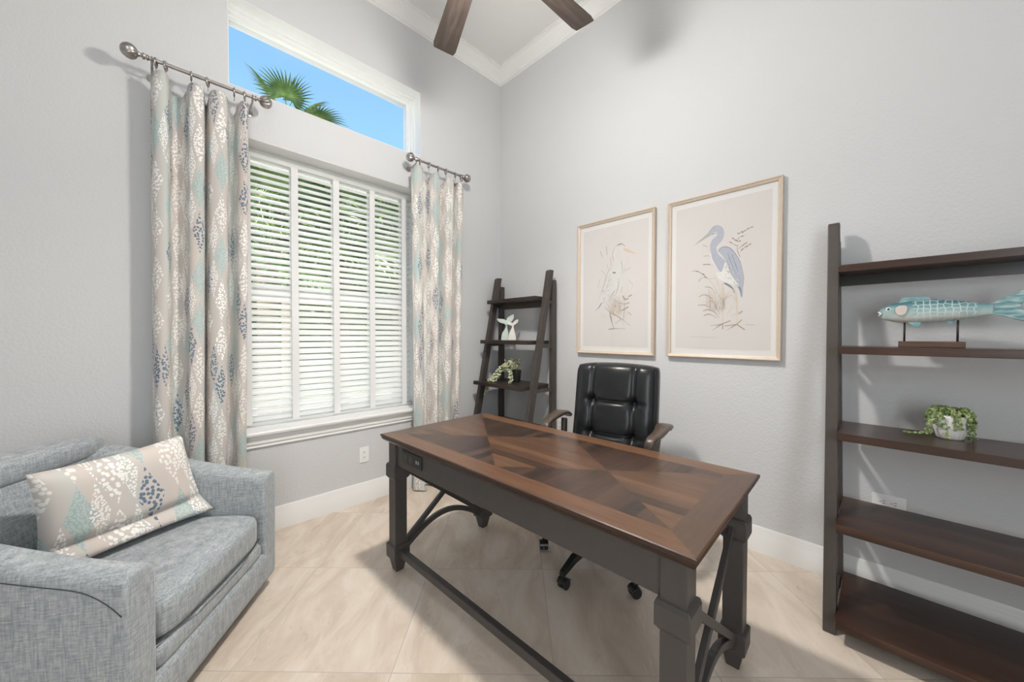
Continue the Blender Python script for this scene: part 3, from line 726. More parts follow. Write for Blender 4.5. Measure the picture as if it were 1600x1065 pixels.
# front rails
bm=bmesh.new(); superbox(bm,(SW/2,.10,.245),(SW-.20,.19,.075),16,6,4,9); build('upper_rail',bm,TWEED,sofa)
bm=bmesh.new(); superbox(bm,(SW/2,.19,.135),(SW-.008,.385,.150),20,8,6,16); build('lower_rail',bm,TWEED,sofa)
bm=bmesh.new(); superbox(bm,(SW/2,.50,.16),(SW-.10,.62,.18),8,8,4,12); build('seat_deck',bm,TWEED,sofa)
bm=bmesh.new(); superbox(bm,(SW/2,.325,.358),(SW-.215,.66,.155),22,22,8,7,puff=.10); sc_=build('seat_cushion',bm,TWEED,sofa)
bm=bmesh.new()
fz=.296; tube(bm,[(.125,.02,fz),(.3,-.006,fz),(SW/2,-.008,fz),(SW-.3,-.006,fz),(SW-.125,.02,fz)],.0025,5); build('cushion_welt',bm,SEAMD,sc_)
bm=bmesh.new(); superbox(bm,(SW/2,.725,.615),(SW-.22,.17,.40),20,8,14,4.2,fn=lambda v,x,y,z:v+Vector((0,.05*z,0))); build('back_cushion',bm,TWEED,sofa)
bm=bmesh.new(); superbox(bm,(SW/2,.745,.795),(SW-.16,.16,.11),20,10,8,3.2); build('back_roll',bm,TWEED,sofa)
bm=bmesh.new(); lathe(bm,[(.22,0),(.22,.02),(.10,.035),(.08,.075)],28,Matrix.Translation((SW/2,SD/2,0))); build('swivel_base',bm,SHELFFRAME,sofa,smooth='auto')
# cushion (pillow)
PCL=printcloth('cushion_print',cw=.105,ch=.30,base=(.60,.55,.515),seed=.37,dot=62)
M=Matrix.Translation(sofa.location)@Matrix.Rotation(rz,4,'Z')
def corner(a,b,z): return M@Vector((a,b,z))
TL,TR,BR,BL=corner(.30,.545,.815),corner(.735,.345,.832),corner(.780,.27,.455),corner(.30,.53,.450)
bm=bmesh.new(); uvl=bm.loops.layers.uv.new('UVMap'); nu,nv=34,24
nrm=(TR-TL).cross(BL-TL).normalized()
ctr=(TL+TR+BR+BL)/4
if nrm.dot(Vector((0,0,1.31))-ctr)<0: nrm=-nrm
G={}
def pv(i,j,side):
    u,v=i/nu,j/nv
    if (i in(0,nu) or j in(0,nv)): key=(i,j,0)
    else: key=(i,j,side)
    if key in G: return G[key]
    x,y=2*u-1,2*v-1
    pin=1-.07*(1-x*x)*abs(y)**3; pin2=1-.07*(1-y*y)*abs(x)**3
    uu=.5+.5*x*pin2; vv=.5+.5*y*pin
    p=TL.lerp(TR,uu).lerp(BL.lerp(BR,uu),vv)
    h=.068*((1-x**4)*(1-y**4))**.55
    # slumped crease near the bottom edge
    cz=math.exp(-((v-.80)/.05)**2)*.026*(1-x**6)
    if key[2]==1: p=p+nrm*(h-cz*(1 if h>.02 else 0)+.004*math.sin(11*u+3*v)*(1-x**4)*(1-y**4))
    elif key[2]==-1: p=p-nrm*h*.75
    if v>.8: p=p+nrm*(v-.8)*.28
    G[key]=bm.verts.new(p-ctr); return G[key]
for s in (1,-1):
    for i in range(nu):
        for j in range(nv):
            q=[(i,j),(i+1,j),(i+1,j+1),(i,j+1)]; vs=[pv(a,b_,s) for a,b_ in q]
            try: f=bm.faces.new(vs)
            except ValueError: continue
            f.smooth=True
            for lp,(a,b_) in zip(f.loops,q): lp[uvl].uv=(a/nu*.52+.06,(1-b_/nv)*.42)
pil=build('throw_pillow',bm,PCL); pil.location=ctr; tag(pil,'patterned throw pillow with blue and white dots leaning in the armchair','pillow')
# ---------------- leaning shelves ----------------
SZ=[.100,.486,.873,1.260,1.647]
def shelf_unit(y0,y1,label,xr0,slope,xs,wood,frame,rw=.045,rd=.060,name='leaning_bookshelf',toe=0.0):
    """y0 near-end rail, y1 far-end rail (outer faces); rails lean from xr0 at the floor"""
    t=empty(name,((xr0+XC)/2,(y0+y1)/2,0),0,label,'shelf'); ox,oy=t.location.x,t.location.y
    top=1.885
    for ya in (y0,y1-rw):
        bm=bmesh.new()
        P_=[(xr0,0),(xr0+rd,0),(xr0+rd+slope*top*1.0,top),(xr0+.012+slope*top,top),(xr0+slope*(top-.012),top-.014)]
        prism(bm,P_,ya-oy,ya+rw-oy,lambda u,v,d:Vector((u-ox,d+toe*v,v))); build('front_rail',bm,frame,t,bevel=.004)
        bm=bmesh.new(); prism(bm,[(2.52,0),(2.572,0),(2.572,1.80),(2.52,1.80)],ya-oy+.001,ya+rw-oy-.001,lambda u,v,d:Vector((u-ox,d+toe*v,v))); build('rear_rail',bm,frame,t,bevel=.003)
        for z in SZ:
            bm=bmesh.new(); box(bm,xr0+slope*z+.02-ox,2.53-ox,ya+.010-oy+toe*z,ya+rw-.010-oy+toe*z,z-.062,z-.030); build('side_rung',bm,frame,t)
    for z,xf in zip(SZ,xs):
        bm=bmesh.new(); xb=2.520 if z<1.6 else 2.520
        box(bm,xf-ox,xb-ox,y0+rw+.001-oy+toe*z,y1-rw-.001-oy+toe*z,z-.034,z)
        xr=xr0+slope*z
        s=build('shelf_board',bm,wood,t,bevel=.003)
        if z>1.6:
            bm=bmesh.new(); box(bm,2.500-ox,2.519-ox,y0+rw+.002-oy+toe*z,y1-rw-.002-oy+toe*z,z-.085,z-.0345); build('back_rail',bm,BLACKP if wood is SHELFWOOD else frame,s)
    return t
shelf_unit(-.86,.172,'wide leaning bookshelf with dark rails and walnut shelves at the right edge',2.105,.195,[2.045,2.11,2.185,2.255,2.335],SHELFWOOD,SHELFFRAME,toe=.0185)
shelf_unit(2.055,2.775,'narrow dark ladder shelf leaning in the room corner behind the desk',2.085,.205,[2.03,2.09,2.16,2.245,2.33],DARKWOOD,SHELFFRAME,rw=.042,rd=.062,name='ladder_shelf')
# ---------------- fish sculpture ----------------
fish=empty('fish_sculpture',(2.42,-.155,1.260),0,'teal and cream painted wooden fish on a stand on the wide bookshelf','sculpture')
def FY(x): return .02-(x-75)*.000265+.155
def FZ(y): return 1.408-(y-326)*.000426-1.260
m,nt,b=newmat('painted_fish'); v=coords(nt,'Object'); sp=nt.nodes.new('ShaderNodeSeparateXYZ'); nt.links.new(v,sp.inputs[0])
g=mathn(nt,'MULTIPLY_ADD',sp.outputs[2],11.5,-1.25,clamp=True); g=mathn(nt,'ADD',g,mathn(nt,'MULTIPLY',mathn(nt,'SUBTRACT',noise(nt,v,30),.5),.35))
c=ramp(nt,g,[(.0,(.58,.55,.49)),(.30,(.55,.60,.57)),(.5,(.33,.46,.455)),(.8,(.16,.30,.32)),(1,(.08,.19,.22))])
mp=nt.nodes.new('ShaderNodeMapping'); nt.links.new(v,mp.inputs[0]); mp.inputs['Scale'].default_value=(0,1.0,1.15)
vo=nt.nodes.new('ShaderNodeTexVoronoi'); vo.inputs['Scale'].default_value=50; vo.feature='DISTANCE_TO_EDGE'; vo.inputs['Randomness'].default_value=.35; nt.links.new(mp.outputs[0],vo.inputs['Vector'])
ed=mathn(nt,'LESS_THAN',vo.outputs['Distance'],.09)
inb=mathn(nt,'MULTIPLY',mathn(nt,'LESS_THAN',sp.outputs[1],.065),mathn(nt,'GREATER_THAN',sp.outputs[1],-.115))
c=mixc(nt,mathn(nt,'MULTIPLY',mathn(nt,'MULTIPLY',ed,inb),.65),c,(.62,.74,.72)); nt.links.new(c,b.inputs['Base Color']); setin(b,Roughness=.45); FISHM=m
m,nt,b=newmat('painted_fin'); v=coords(nt,'Object',(1,6,26),(.3,0,0)); f=noise(nt,v,3.5,3); nt.links.new(ramp(nt,f,[(.35,(.09,.22,.25)),(.55,(.22,.38,.40)),(.72,(.50,.60,.58))]),b.inputs['Base Color']); setin(b,Roughness=.5); FINM=m
XS=[84,100,125,160,210,300,420,600,760,900,1040,1160,1260,1330]; TP=[292,276,256,238,222,205,195,185,182,195,215,233,246,246]; BT=[352,362,374,384,395,411,420,421,415,402,388,372,358,352]
def interp(x,X,Y):
    for a,b_,c_,d in zip(X,X[1:],Y,Y[1:]):
        if a<=x<=b_: return c_+(d-c_)*(x-a)/(b_-a)
    return Y[-1]
bm=bmesh.new(); R=[];sg=20
for i in range(49):
    x=84+(1330-84)*i/48; t_,b_=interp(x,XS,TP),interp(x,XS,BT); zc=(FZ(t_)+FZ(b_))/2; hz=(FZ(t_)-FZ(b_))/2; wx=min(.036,hz*.72)*(1 if x<1000 else 1-.55*(x-1000)/330)
    ring=[]
    for k in range(sg):
        a=2*PI*k/sg; ca=math.cos(a); y=FY(x)
        if i<4 and abs(math.sin(a))<.35 and ca<0: y-=0
        # open mouth: pull the middle of the snout back
        if i<3: y-=.010*(1-abs(math.sin(a)))*(1-i/3)
        ring.append(bm.verts.new((wx*ca,y,zc+hz*math.sin(a))))
    R.append(ring)
for A_,B_ in zip(R,R[1:]):
    for k in range(sg): f=bm.faces.new((A_[k],A_[(k+1)%sg],B_[(k+1)%sg],B_[k])); f.smooth=True
bm.faces.new(R[0]); bm.faces.new(R[-1]); build('body',bm,FISHM,fish)
def fin(nm,P_,th,xo=0,mat=FINM):
    bm=bmesh.new(); prism(bm,[(FY(x),FZ(y)) for x,y in P_],-th/2+xo,th/2+xo,lambda u,v,d:Vector((d,u,v))); return build(nm,bm,mat,fish,bevel=min(.002,th*.3))
fin('dorsal_fin',[(320,215),(345,175),(375,150),(650,148),(680,165),(700,200),(600,205)],.010)
fin('tail_fin',[(1290,248),(1400,205),(1500,165),(1600,125),(1660,100),(1640,170),(1585,250),(1565,275),(1600,330),(1645,415),(1600,420),(1500,395),(1400,365),(1300,352)],.012)
fin('pelvic_fin',[(440,412),(590,415),(575,470),(540,474),(480,450)],.008,-.012)
fin('anal_fin',[(820,400),(950,395),(925,435),(890,432)],.008)
fin('pectoral_fin',[(285,265),(330,240),(400,238),(432,262),(415,320),(370,345),(320,338),(290,312)],.006,-.036,plain('blush_fin',(.60,.54,.49),.5))
bm=bmesh.new(); M_=Matrix.Translation((-.0235,FY(207),FZ(272)))@Matrix.Rotation(-PI/2,4,'Y'); lathe(bm,[(.0095,-.004),(.0095,.001),(.007,.003),(0.0005,.003)],16,M_,0); lathe(bm,[(.0045,.003),(.0035,.0045),(.0005,.005)],12,M_,1); build('eye',bm,[plain('eye_white',(.75,.75,.7),.3),BLACKP],fish)
bm=bmesh.new(); tube(bm,[(-.012,FY(88),FZ(300)),(-.02,FY(120),FZ(318)),(-.012,FY(86),FZ(342))],.004,6); build('mouth',bm,plain('pale_lip',(.72,.74,.70),.4),fish)
for x in (403,980):
    bm=bmesh.new(); tube(bm,[(0,FY(x),.024),(0,FY(x),FZ(400))],.0035,8); build('stand_rod',bm,BLACKP,fish)
bm=bmesh.new(); box(bm,-.04,.04,FY(1050),FY(335),0,.026); build('stand_base',bm,woodmat('stand_wood',(.06,.03,.018),(.12,.065,.04),(.2,.12,.08),'Y',2,.5,.1),fish,bevel=.002)
# ---------------- whale tail figurine ----------------
wt=empty('whale_tail_figurine',(2.42,2.52,1.260),0,'pair of carved whale tails in pale green and cream on the ladder shelf','figurine')
ang=math.atan2(-2.52,-2.42)
fx=Vector((-math.sin(ang),math.cos(ang),0)); fx=fx if fx.dot(Vector((1,-1,0)))>0 else -fx; fn_=Vector((math.cos(ang),math.sin(ang),0))
def tail(pts,off,mat):
    bm=bmesh.new(); s=.00072
    P_=spline([((x-560)*s,(982-y)*s,0) for x,y in pts],4,closed=True)
    prism(bm,[(p.x,max(0,p.y)) for p in P_],off-.011,off+.011,lambda u,v,d:fx*u+Vector((0,0,v))+fn_*d); build('whale_tail',bm,mat,wt,bevel=.003)
tail([(470,982),(468,940),(478,890),(515,830),(528,790),(500,765),(440,745),(408,700),(450,698),(505,705),(528,720),(550,680),(590,655),(628,640),(630,690),(600,735),(560,770),(543,800),(556,870),(558,940),(556,982)],-.006,plain('pale_green_wood',(.56,.66,.60),.6,var=.12,vs=60))
tail([(562,982),(563,930),(580,870),(602,820),(603,795),(570,780),(535,765),(560,745),(600,748),(618,755),(640,728),(688,706),(684,745),(655,770),(634,790),(632,820),(645,880),(656,930),(656,982)],.018,plain('cream_wood',(.78,.75,.69),.6,var=.08,vs=60))
# ---------------- plants ----------------
def leafmat(name,c1,c2,c3):
    m,nt,b=newmat(name); v=coords(nt,'Object'); f=noise(nt,v,70,2); nt.links.new(ramp(nt,f,[(.35,c1),(.5,c2),(.65,c3)]),b.inputs['Base Color']); setin(b,Roughness=.5)
    return m
def leaf(bm,p,d,up,L,W,round_=False):
    d=d.normalized(); s=d.cross(up); s=s.normalized() if s.length>1e-4 else Vector((1,0,0)); u=s.cross(d).normalized()
    prof=[(0,.0),(.25,.75),(.55,1),(.82,.7),(1,.0)] if not round_ else [(0,.1),(.2,.8),(.5,1),(.8,.8),(1,.1)]
    mid=[bm.verts.new(p+d*L*t-u*.06*L*t*t) for t,_ in prof]
    for sg_ in (-1,1):
        e_=[bm.verts.new(p+d*L*t+s*sg_*W/2*w_+u*W*.14*w_-u*.06*L*t*t) for t,w_ in prof[1:-1]]
        ch_=[mid[0]]+e_+[mid[-1]]
        for i in range(len(prof)-1):
            q=[mid[i],mid[i+1],ch_[i+1],ch_[i]]; q2=[]
            for v_ in q:
                if v_ not in q2: q2.append(v_)
            if len(q2)>2:
                try: f=bm.faces.new(q2); f.smooth=True
                except ValueError: pass
random.seed(11)
pp=empty('potted_plant',(2.405,2.395,.873),0,'trailing cream and green leafed plant in a small black pot on the ladder shelf','potted plant','')
bm=bmesh.new(); lathe(bm,[(.034,0),(.036,.004),(.046,.098),(.049,.10),(.049,.108),(.043,.108),(.040,.095),(.01,.094)],24); build('pot',bm,BLACKP,pp,smooth='auto')
bm=bmesh.new(); bs=bmesh.new()
stems=[[(0,0,.10),(-.03,.03,.16),(-.09,.08,.15),(-.14,.14,.06),(-.17,.19,-.005)],[(0,0,.10),(-.05,.03,.17),(-.12,.10,.11),(-.17,.17,.0),(-.19,.20,-.07),(-.195,.21,-.12)],[(0,0,.10),(-.04,.0,.17),(-.09,.04,.15),(-.14,.09,.06),(-.16,.13,.02)],[(0,0,.10),(-.03,.0,.15),(-.08,-.01,.10),(-.10,-.03,.03),(-.12,-.045,-.0)],[(0,0,.1),(0,.02,.17),(-.02,.05,.20),(-.05,.08,.20)],[(0,0,.1),(.01,-.02,.17),(.0,-.04,.20),(-.02,-.06,.195)],[(0,0,.1),(-.03,.05,.17),(-.06,.09,.16),(-.09,.13,.10)],[(0,0,.1),(-.03,-.01,.17),(-.05,.03,.185),(-.08,.04,.13),(-.09,.05,.09)],[(0,0,.1),(.02,.02,.15),(.02,.06,.18),(.01,.09,.17)]]
for st in stems:
    P_=spline(st,6); tube(bs,P_,.0018,5)
    for i,p in enumerate(P_[3:]):
        for k in range(3):
            d=Vector((random.uniform(-1,.6),random.uniform(-1,1),random.uniform(-.5,.7))); leaf(bm,p,d,Vector((-.6,-.5,.8)),random.uniform(.020,.030),random.uniform(.017,.025),True)
build('stems',bs,plain('green_stem',(.16,.22,.08),.6),pp); build('foliage',bm,leafmat('variegated_leaf',(.16,.22,.09),(.50,.52,.33),(.74,.73,.56)),pp)
wp=empty('potted_plant',(2.425,-.205,.873),0,'beaded trailing green plant in a white ribbed pot on the wide bookshelf','potted plant')
bm=bmesh.new(); prof=[(.036,0),(.040,.004),(.053,.05),(.059,.092),(.061,.100),(.057,.102),(.053,.09),(.01,.088)]; seg=48; R=[]
for r,z in prof:
    R.append([bm.verts.new(((r*(1+(.03*math.cos(k/seg*2*PI*16) if r>.035 and z<.1 else 0)))*math.cos(2*PI*k/seg),(r*(1+(.03*math.cos(k/seg*2*PI*16) if r>.035 and z<.1 else 0)))*math.sin(2*PI*k/seg),z)) for k in range(seg)])
for A_,B_ in zip(R,R[1:]):
    for k in range(seg): f=bm.faces.new((A_[k],A_[(k+1)%seg],B_[(k+1)%seg],B_[k])); f.smooth=True
bm.faces.new(R[0]); bm.faces.new(R[-1]); build('pot',bm,plain('white_ceramic',(.82,.82,.80),.25,var=.01),wp)
bm=bmesh.new(); bs=bmesh.new(); random.seed(5)
for i in range(30):
    a=2*PI*i/30+random.uniform(-.1,.1); r=random.uniform(.046,.06); dr=random.choice([.02,.035,.05,.085,.095]) if not (2.5<a<3.6) else random.choice([.012,.05,.09])
    st=[(.02*math.cos(a),.02*math.sin(a),.09),(.045*math.cos(a),.045*math.sin(a),.116+random.uniform(0,.012)),(r*1.12*math.cos(a),r*1.12*math.sin(a),.10),(r*1.18*math.cos(a+.1),r*1.18*math.sin(a+.1),max(.006,.10-dr))]
    P_=spline(st,8); tube(bs,P_,.001,4)
    for p in P_[3:]:
        for k in range(3): leaf(bm,p,Vector((random.uniform(-1,1),random.uniform(-1,1),random.uniform(-.6,1))),Vector((-1,0,.7)),random.uniform(.008,.012),random.uniform(.007,.009),True)
for i in range(120):
    a=random.uniform(0,2*PI); r=random.uniform(0,.045); leaf(bm,Vector((r*math.cos(a),r*math.sin(a),.102+random.uniform(0,.022))),Vector((random.uniform(-1,1),random.uniform(-1,1),random.uniform(.1,1))),Vector((0,0,1)),.013,.009,True)
P_=spline([(-.03,.03,.1),(-.058,.058,.07),(-.055,.075,.02),(-.04,.11,.008),(-.03,.135,.007)],8); tube(bs,P_,.001,4)
for p in P_:
    for k in range(3): leaf(bm,p,Vector((random.uniform(-1,1),random.uniform(-1,1),random.uniform(0,.8))),Vector((-1,0,.7)),.010,.008,True)
build('stems',bs,plain('green_stem',(.16,.22,.08),.6),wp); build('foliage',bm,leafmat('small_green_leaf',(.10,.17,.05),(.24,.32,.12),(.48,.55,.28)),wp)
# ---------------- framed heron prints ----------------
HERON_A=([('tan',[(-0.029,-0.089),(0.006,-0.062),(0.033,-0.095),(0.047,-0.142),(0.081,-0.182),(0.088,-0.242),(0.062,-0.271),(0.028,-0.262),(0.007,-0.215),(-0.022,-0.191)]),('grey',[(-0.162,0.214),(-0.067,0.285),(-0.049,0.266)]),('blue',[(-0.067,0.285),(-0.05,0.305),(-0.032,0.319),(-0.007,0.317),(0.014,0.299),(0.023,0.271),(0.021,0.241),(0.007,0.213),(-0.01,0.197),(-0.02,0.18),(-0.015,0.148),(0.001,0.122),(0.022,0.1),(0.036,0.079),(0.032,0.057),(0.012,0.021),(-0.005,0.031),(-0.027,0.073),(-0.048,0.122),(-0.057,0.171),(-0.056,0.209),(-0.042,0.238),(-0.021,0.253),(-0.014,0.271),(-0.032,0.28),(-0.049,0.266),(-0.06,0.264)]),('white',[(0.032,0.08),(0.046,0.04),(0.073,-0.016),(0.1,-0.057),(0.083,-0.07),(0.04,-0.05),(-0.002,-0.023),(-0.019,0.018),(0.012,0.021)]),('blue',[(-0.011,0.155),(0.004,0.172),(0.032,0.176),(0.062,0.158),(0.089,0.12),(0.112,0.075),(0.125,0.029),(0.135,-0.031),(0.132,-0.082),(0.13,-0.141),(0.121,-0.151),(0.11,-0.102),(0.106,-0.065),(0.093,-0.049),(0.07,-0.008),(0.053,0.039),(0.042,0.078),(0.032,0.091),(0.011,0.128)]),],[('white',0.0068,[(-0.056,0.155),(-0.048,0.107),(-0.03,0.073),(-0.009,0.032)]),('navy',0.0116,[(0.026,-0.053),(0.053,-0.071),(0.077,-0.096),(0.084,-0.122)]),('navy',0.0087,[(0.107,-0.08),(0.12,-0.111),(0.126,-0.148)]),('navy',0.0039,[(-0.011,0.155),(0.004,0.172),(0.032,0.176),(0.062,0.158),(0.089,0.12),(0.112,0.075),(0.125,0.029),(0.135,-0.031),(0.132,-0.082)]),('navy',0.0029,[(0.042,0.086),(0.053,0.039),(0.07,-0.008),(0.093,-0.049)]),('navy',0.0029,[(0.066,0.127),(0.086,0.064),(0.106,0.002),(0.119,-0.059)]),('navy',0.0029,[(0.045,0.13),(0.069,0.059),(0.1,-0.02)]),('navy',0.0029,[(-0.067,0.285),(-0.05,0.305),(-0.032,0.319),(-0.007,0.317),(0.014,0.299)]),('navy',0.0039,[(-0.049,0.266),(-0.028,0.272),(-0.012,0.264)]),('tan',0.0145,[(0.016,-0.055),(0.025,-0.14),(0.022,-0.216),(0.022,-0.312)]),('tan',0.0126,[(0.087,-0.1),(0.097,-0.161),(0.101,-0.243),(0.1,-0.318)]),('brown',0.0058,[(0.022,-0.312),(-0.014,-0.321),(-0.053,-0.322)]),('brown',0.0058,[(0.022,-0.312),(-0.01,-0.334),(-0.04,-0.355)]),('brown',0.0058,[(0.022,-0.312),(0.021,-0.348)]),('brown',0.0058,[(0.022,-0.312),(0.065,-0.294)]),('brown',0.0058,[(0.1,-0.318),(0.072,-0.336),(0.045,-0.354)]),('brown',0.0058,[(0.1,-0.318),(0.144,-0.352)]),('brown',0.0048,[(0.1,-0.318),(0.127,-0.289)]),('brown',0.0048,[(0.1,-0.318),(0.035,-0.327)]),('brown',0.0039,[(0.115,0.097),(0.098,0.144),(0.101,0.181)]),('brown',0.0039,[(0.102,0.166),(0.078,0.183),(0.048,0.205)]),('brown',0.0039,[(0.105,0.195),(0.085,0.206),(0.064,0.229)]),('brown',0.0039,[(0.098,0.196),(0.108,0.22),(0.146,0.227)]),('brown',0.0039,[(0.099,0.244),(0.136,0.255),(0.18,0.271)]),('brown',0.0039,[(0.105,0.15),(0.131,0.172),(0.156,0.185)]),('brown',0.0039,[(0.115,0.13),(0.143,0.158),(0.175,0.173)]),('brown',0.0039,[(-0.17,0.046),(-0.132,0.04),(-0.095,0.011),(-0.066,-0.016),(-0.03,-0.016)]),('brown',0.0039,[(-0.124,-0.033),(-0.11,-0.007),(-0.066,-0.008)]),('brown',0.0039,[(-0.087,-0.068),(-0.051,-0.076),(-0.022,-0.121)]),('brown',0.0039,[(-0.103,0.08),(-0.066,0.078),(-0.041,0.067)]),('brown',0.0029,[(-0.103,0.21),(-0.074,0.193)]),('brown',0.0029,[(-0.099,0.134),(-0.07,0.134),(-0.052,0.119)]),('brown',0.0048,[(-0.124,-0.132),(-0.094,-0.119),(-0.058,-0.134),(-0.022,-0.183),(0.003,-0.254)]),('brown',0.0048,[(-0.131,-0.188),(-0.094,-0.186),(-0.05,-0.204),(-0.007,-0.261)]),('brown',0.0058,[(-0.097,-0.226),(-0.064,-0.219),(-0.028,-0.237),(0.0,-0.273)]),('brown',0.0058,[(-0.093,-0.257),(-0.057,-0.249),(-0.01,-0.276)]),('brown',0.0039,[(-0.079,-0.171),(-0.036,-0.166),(0.007,-0.215)]),('tan',0.0048,[(-0.058,-0.024),(-0.022,-0.09),(0.006,-0.169),(0.014,-0.254)]),('tan',0.0048,[(-0.03,0.004),(-0.001,-0.077),(0.02,-0.155)]),('tan',0.0048,[(0.047,-0.142),(0.074,-0.137),(0.088,-0.175),(0.068,-0.211)]),('tan',0.0058,[(0.068,-0.264),(0.108,-0.243),(0.137,-0.23)]),('brown',0.0058,[(0.108,-0.254),(0.13,-0.237)]),('tan',0.0039,[(0.041,-0.263),(0.068,-0.219),(0.101,-0.198)]),('grey',0.0019,[(-0.176,-0.396),(-0.013,-0.4)]),('grey',0.0029,[(0.147,-0.319),(0.197,-0.324)]),('brown',0.0068,[(0.069,0.224),(0.081,0.214)]),('brown',0.0068,[(0.055,0.202),(0.068,0.192)]),('brown',0.0068,[(0.086,0.211),(0.097,0.199)]),('brown',0.0068,[(0.106,0.193),(0.116,0.201)]),('brown',0.0068,[(0.117,0.224),(0.131,0.225)]),('brown',0.0068,[(0.13,0.253),(0.143,0.257)]),('brown',0.0068,[(0.149,0.263),(0.161,0.268)]),('brown',0.0068,[(0.168,0.268),(0.18,0.272)]),('brown',0.0068,[(0.097,0.247),(0.111,0.244)]),('brown',0.0068,[(0.118,0.256),(0.129,0.244)]),('brown',0.0068,[(0.125,0.165),(0.136,0.174)]),('brown',0.0068,[(0.138,0.175),(0.149,0.182)]),('brown',0.0068,[(0.144,0.153),(0.155,0.161)]),('brown',0.0068,[(0.159,0.165),(0.171,0.17)]),('brown',0.0068,[(0.12,0.138),(0.129,0.149)]),('brown',0.0068,[(-0.101,0.022),(-0.089,0.009)]),('brown',0.0068,[(-0.091,-0.002),(-0.076,-0.009)]),('brown',0.0068,[(-0.074,0.079),(-0.058,0.074)]),('brown',0.0068,[(-0.096,0.08),(-0.08,0.079)]),('brown',0.0068,[(-0.144,0.043),(-0.128,0.038)]),])
HERON_B=([('peach',[(-0.124,-0.263),(-0.086,-0.231),(-0.021,-0.202),(0.015,-0.243),(0.015,-0.276),(-0.039,-0.278)]),('grey2',[(0.04,0.185),(-0.004,0.16),(-0.036,0.099),(-0.058,0.037),(-0.096,-0.041),(-0.153,-0.17),(-0.162,-0.191),(-0.105,-0.156),(-0.04,-0.127),(0.006,-0.09),(0.041,-0.045),(0.058,0.04),(0.076,0.078),(0.088,0.147)]),('grey2',[(0.005,0.287),(0.036,0.313),(0.075,0.314),(0.101,0.286),(0.092,0.26),(0.062,0.277),(0.036,0.277),(0.023,0.252),(0.031,0.218),(0.062,0.19),(0.088,0.147),(0.093,0.099),(0.076,0.062),(0.049,0.073),(0.041,0.106),(0.023,0.156),(-0.0,0.199),(-0.009,0.249)]),('peach',[(0.088,0.288),(0.109,0.277),(0.184,0.232),(0.176,0.227),(0.092,0.264)]),],[('navy',0.0088,[(0.031,0.314),(0.066,0.322),(0.096,0.298)]),('grey',0.0055,[(-0.0,0.199),(-0.009,0.249),(0.005,0.295),(0.031,0.316)]),('navy',0.0110,[(-0.008,0.108),(0.018,0.103)]),('grey',0.0066,[(0.049,0.065),(0.041,-0.005),(0.023,-0.06),(-0.012,-0.089),(-0.044,-0.127)]),('grey',0.0055,[(0.062,0.19),(0.075,0.149),(0.071,0.102),(0.067,0.055)]),('brown',0.0055,[(0.014,-0.035),(-0.022,-0.08),(-0.049,-0.119)]),('navy',0.0088,[(-0.105,-0.123),(-0.133,-0.163),(-0.167,-0.186)]),('grey',0.0055,[(-0.059,0.086),(-0.096,-0.009),(-0.143,-0.112)]),('grey',0.0044,[(-0.031,0.099),(-0.049,0.02),(-0.086,-0.075)]),('grey',0.0044,[(-0.013,0.161),(-0.059,0.102),(-0.086,0.023)]),('brown',0.0099,[(-0.032,-0.201),(-0.017,-0.267),(0.006,-0.332)]),('navy',0.0066,[(-0.044,-0.341),(0.006,-0.336),(0.102,-0.336)]),('grey',0.0066,[(-0.077,-0.162),(-0.03,-0.201),(0.033,-0.236),(0.094,-0.309)]),('brown',0.0066,[(-0.035,-0.201),(0.059,-0.253),(0.145,-0.314)]),('grey',0.0055,[(0.019,-0.296),(0.068,-0.261)]),('grey',0.0055,[(-0.12,0.295),(-0.101,0.243)]),('grey',0.0066,[(-0.066,0.323),(-0.059,0.257)]),('grey',0.0044,[(-0.027,0.227),(-0.022,0.17)]),('grey',0.0033,[(-0.115,0.142),(-0.077,0.104),(-0.072,0.055)]),('grey',0.0033,[(-0.059,0.184),(-0.045,0.133)]),('grey',0.0033,[(0.093,0.107),(0.147,0.13)]),('grey',0.0033,[(0.093,0.139),(0.084,0.085)]),('brown',0.0044,[(0.085,-0.27),(0.094,-0.199),(0.095,-0.136),(0.089,-0.097)]),('brown',0.0088,[(0.08,-0.08),(0.098,-0.111)]),('brown',0.0088,[(0.098,-0.113),(0.127,-0.106)]),('brown',0.0077,[(0.127,-0.092),(0.156,-0.08)]),('brown',0.0055,[(0.05,-0.133),(0.093,-0.148)]),('brown',0.0077,[(0.059,-0.201),(0.102,-0.184)]),('brown',0.0077,[(0.089,-0.191),(0.127,-0.17)]),('brown',0.0055,[(0.098,-0.148),(0.136,-0.139)]),('brown',0.0044,[(0.128,-0.209),(0.153,-0.233)]),('brown',0.0044,[(0.023,-0.116),(0.019,-0.179),(0.033,-0.228)]),('tan',0.0055,[(-0.003,-0.13),(0.001,-0.211)]),('tan',0.0055,[(-0.119,-0.205),(-0.076,-0.232),(-0.039,-0.266)]),('tan',0.0055,[(-0.114,-0.239),(-0.058,-0.241)]),('tan',0.0044,[(0.094,-0.262),(0.128,-0.209)]),('grey',0.0044,[(0.076,-0.009),(0.067,-0.055)]),('grey',0.0033,[(0.127,0.041),(0.16,-0.002),(0.152,-0.04)]),('grey',0.0033,[(-0.124,0.069),(-0.143,-0.004)]),])

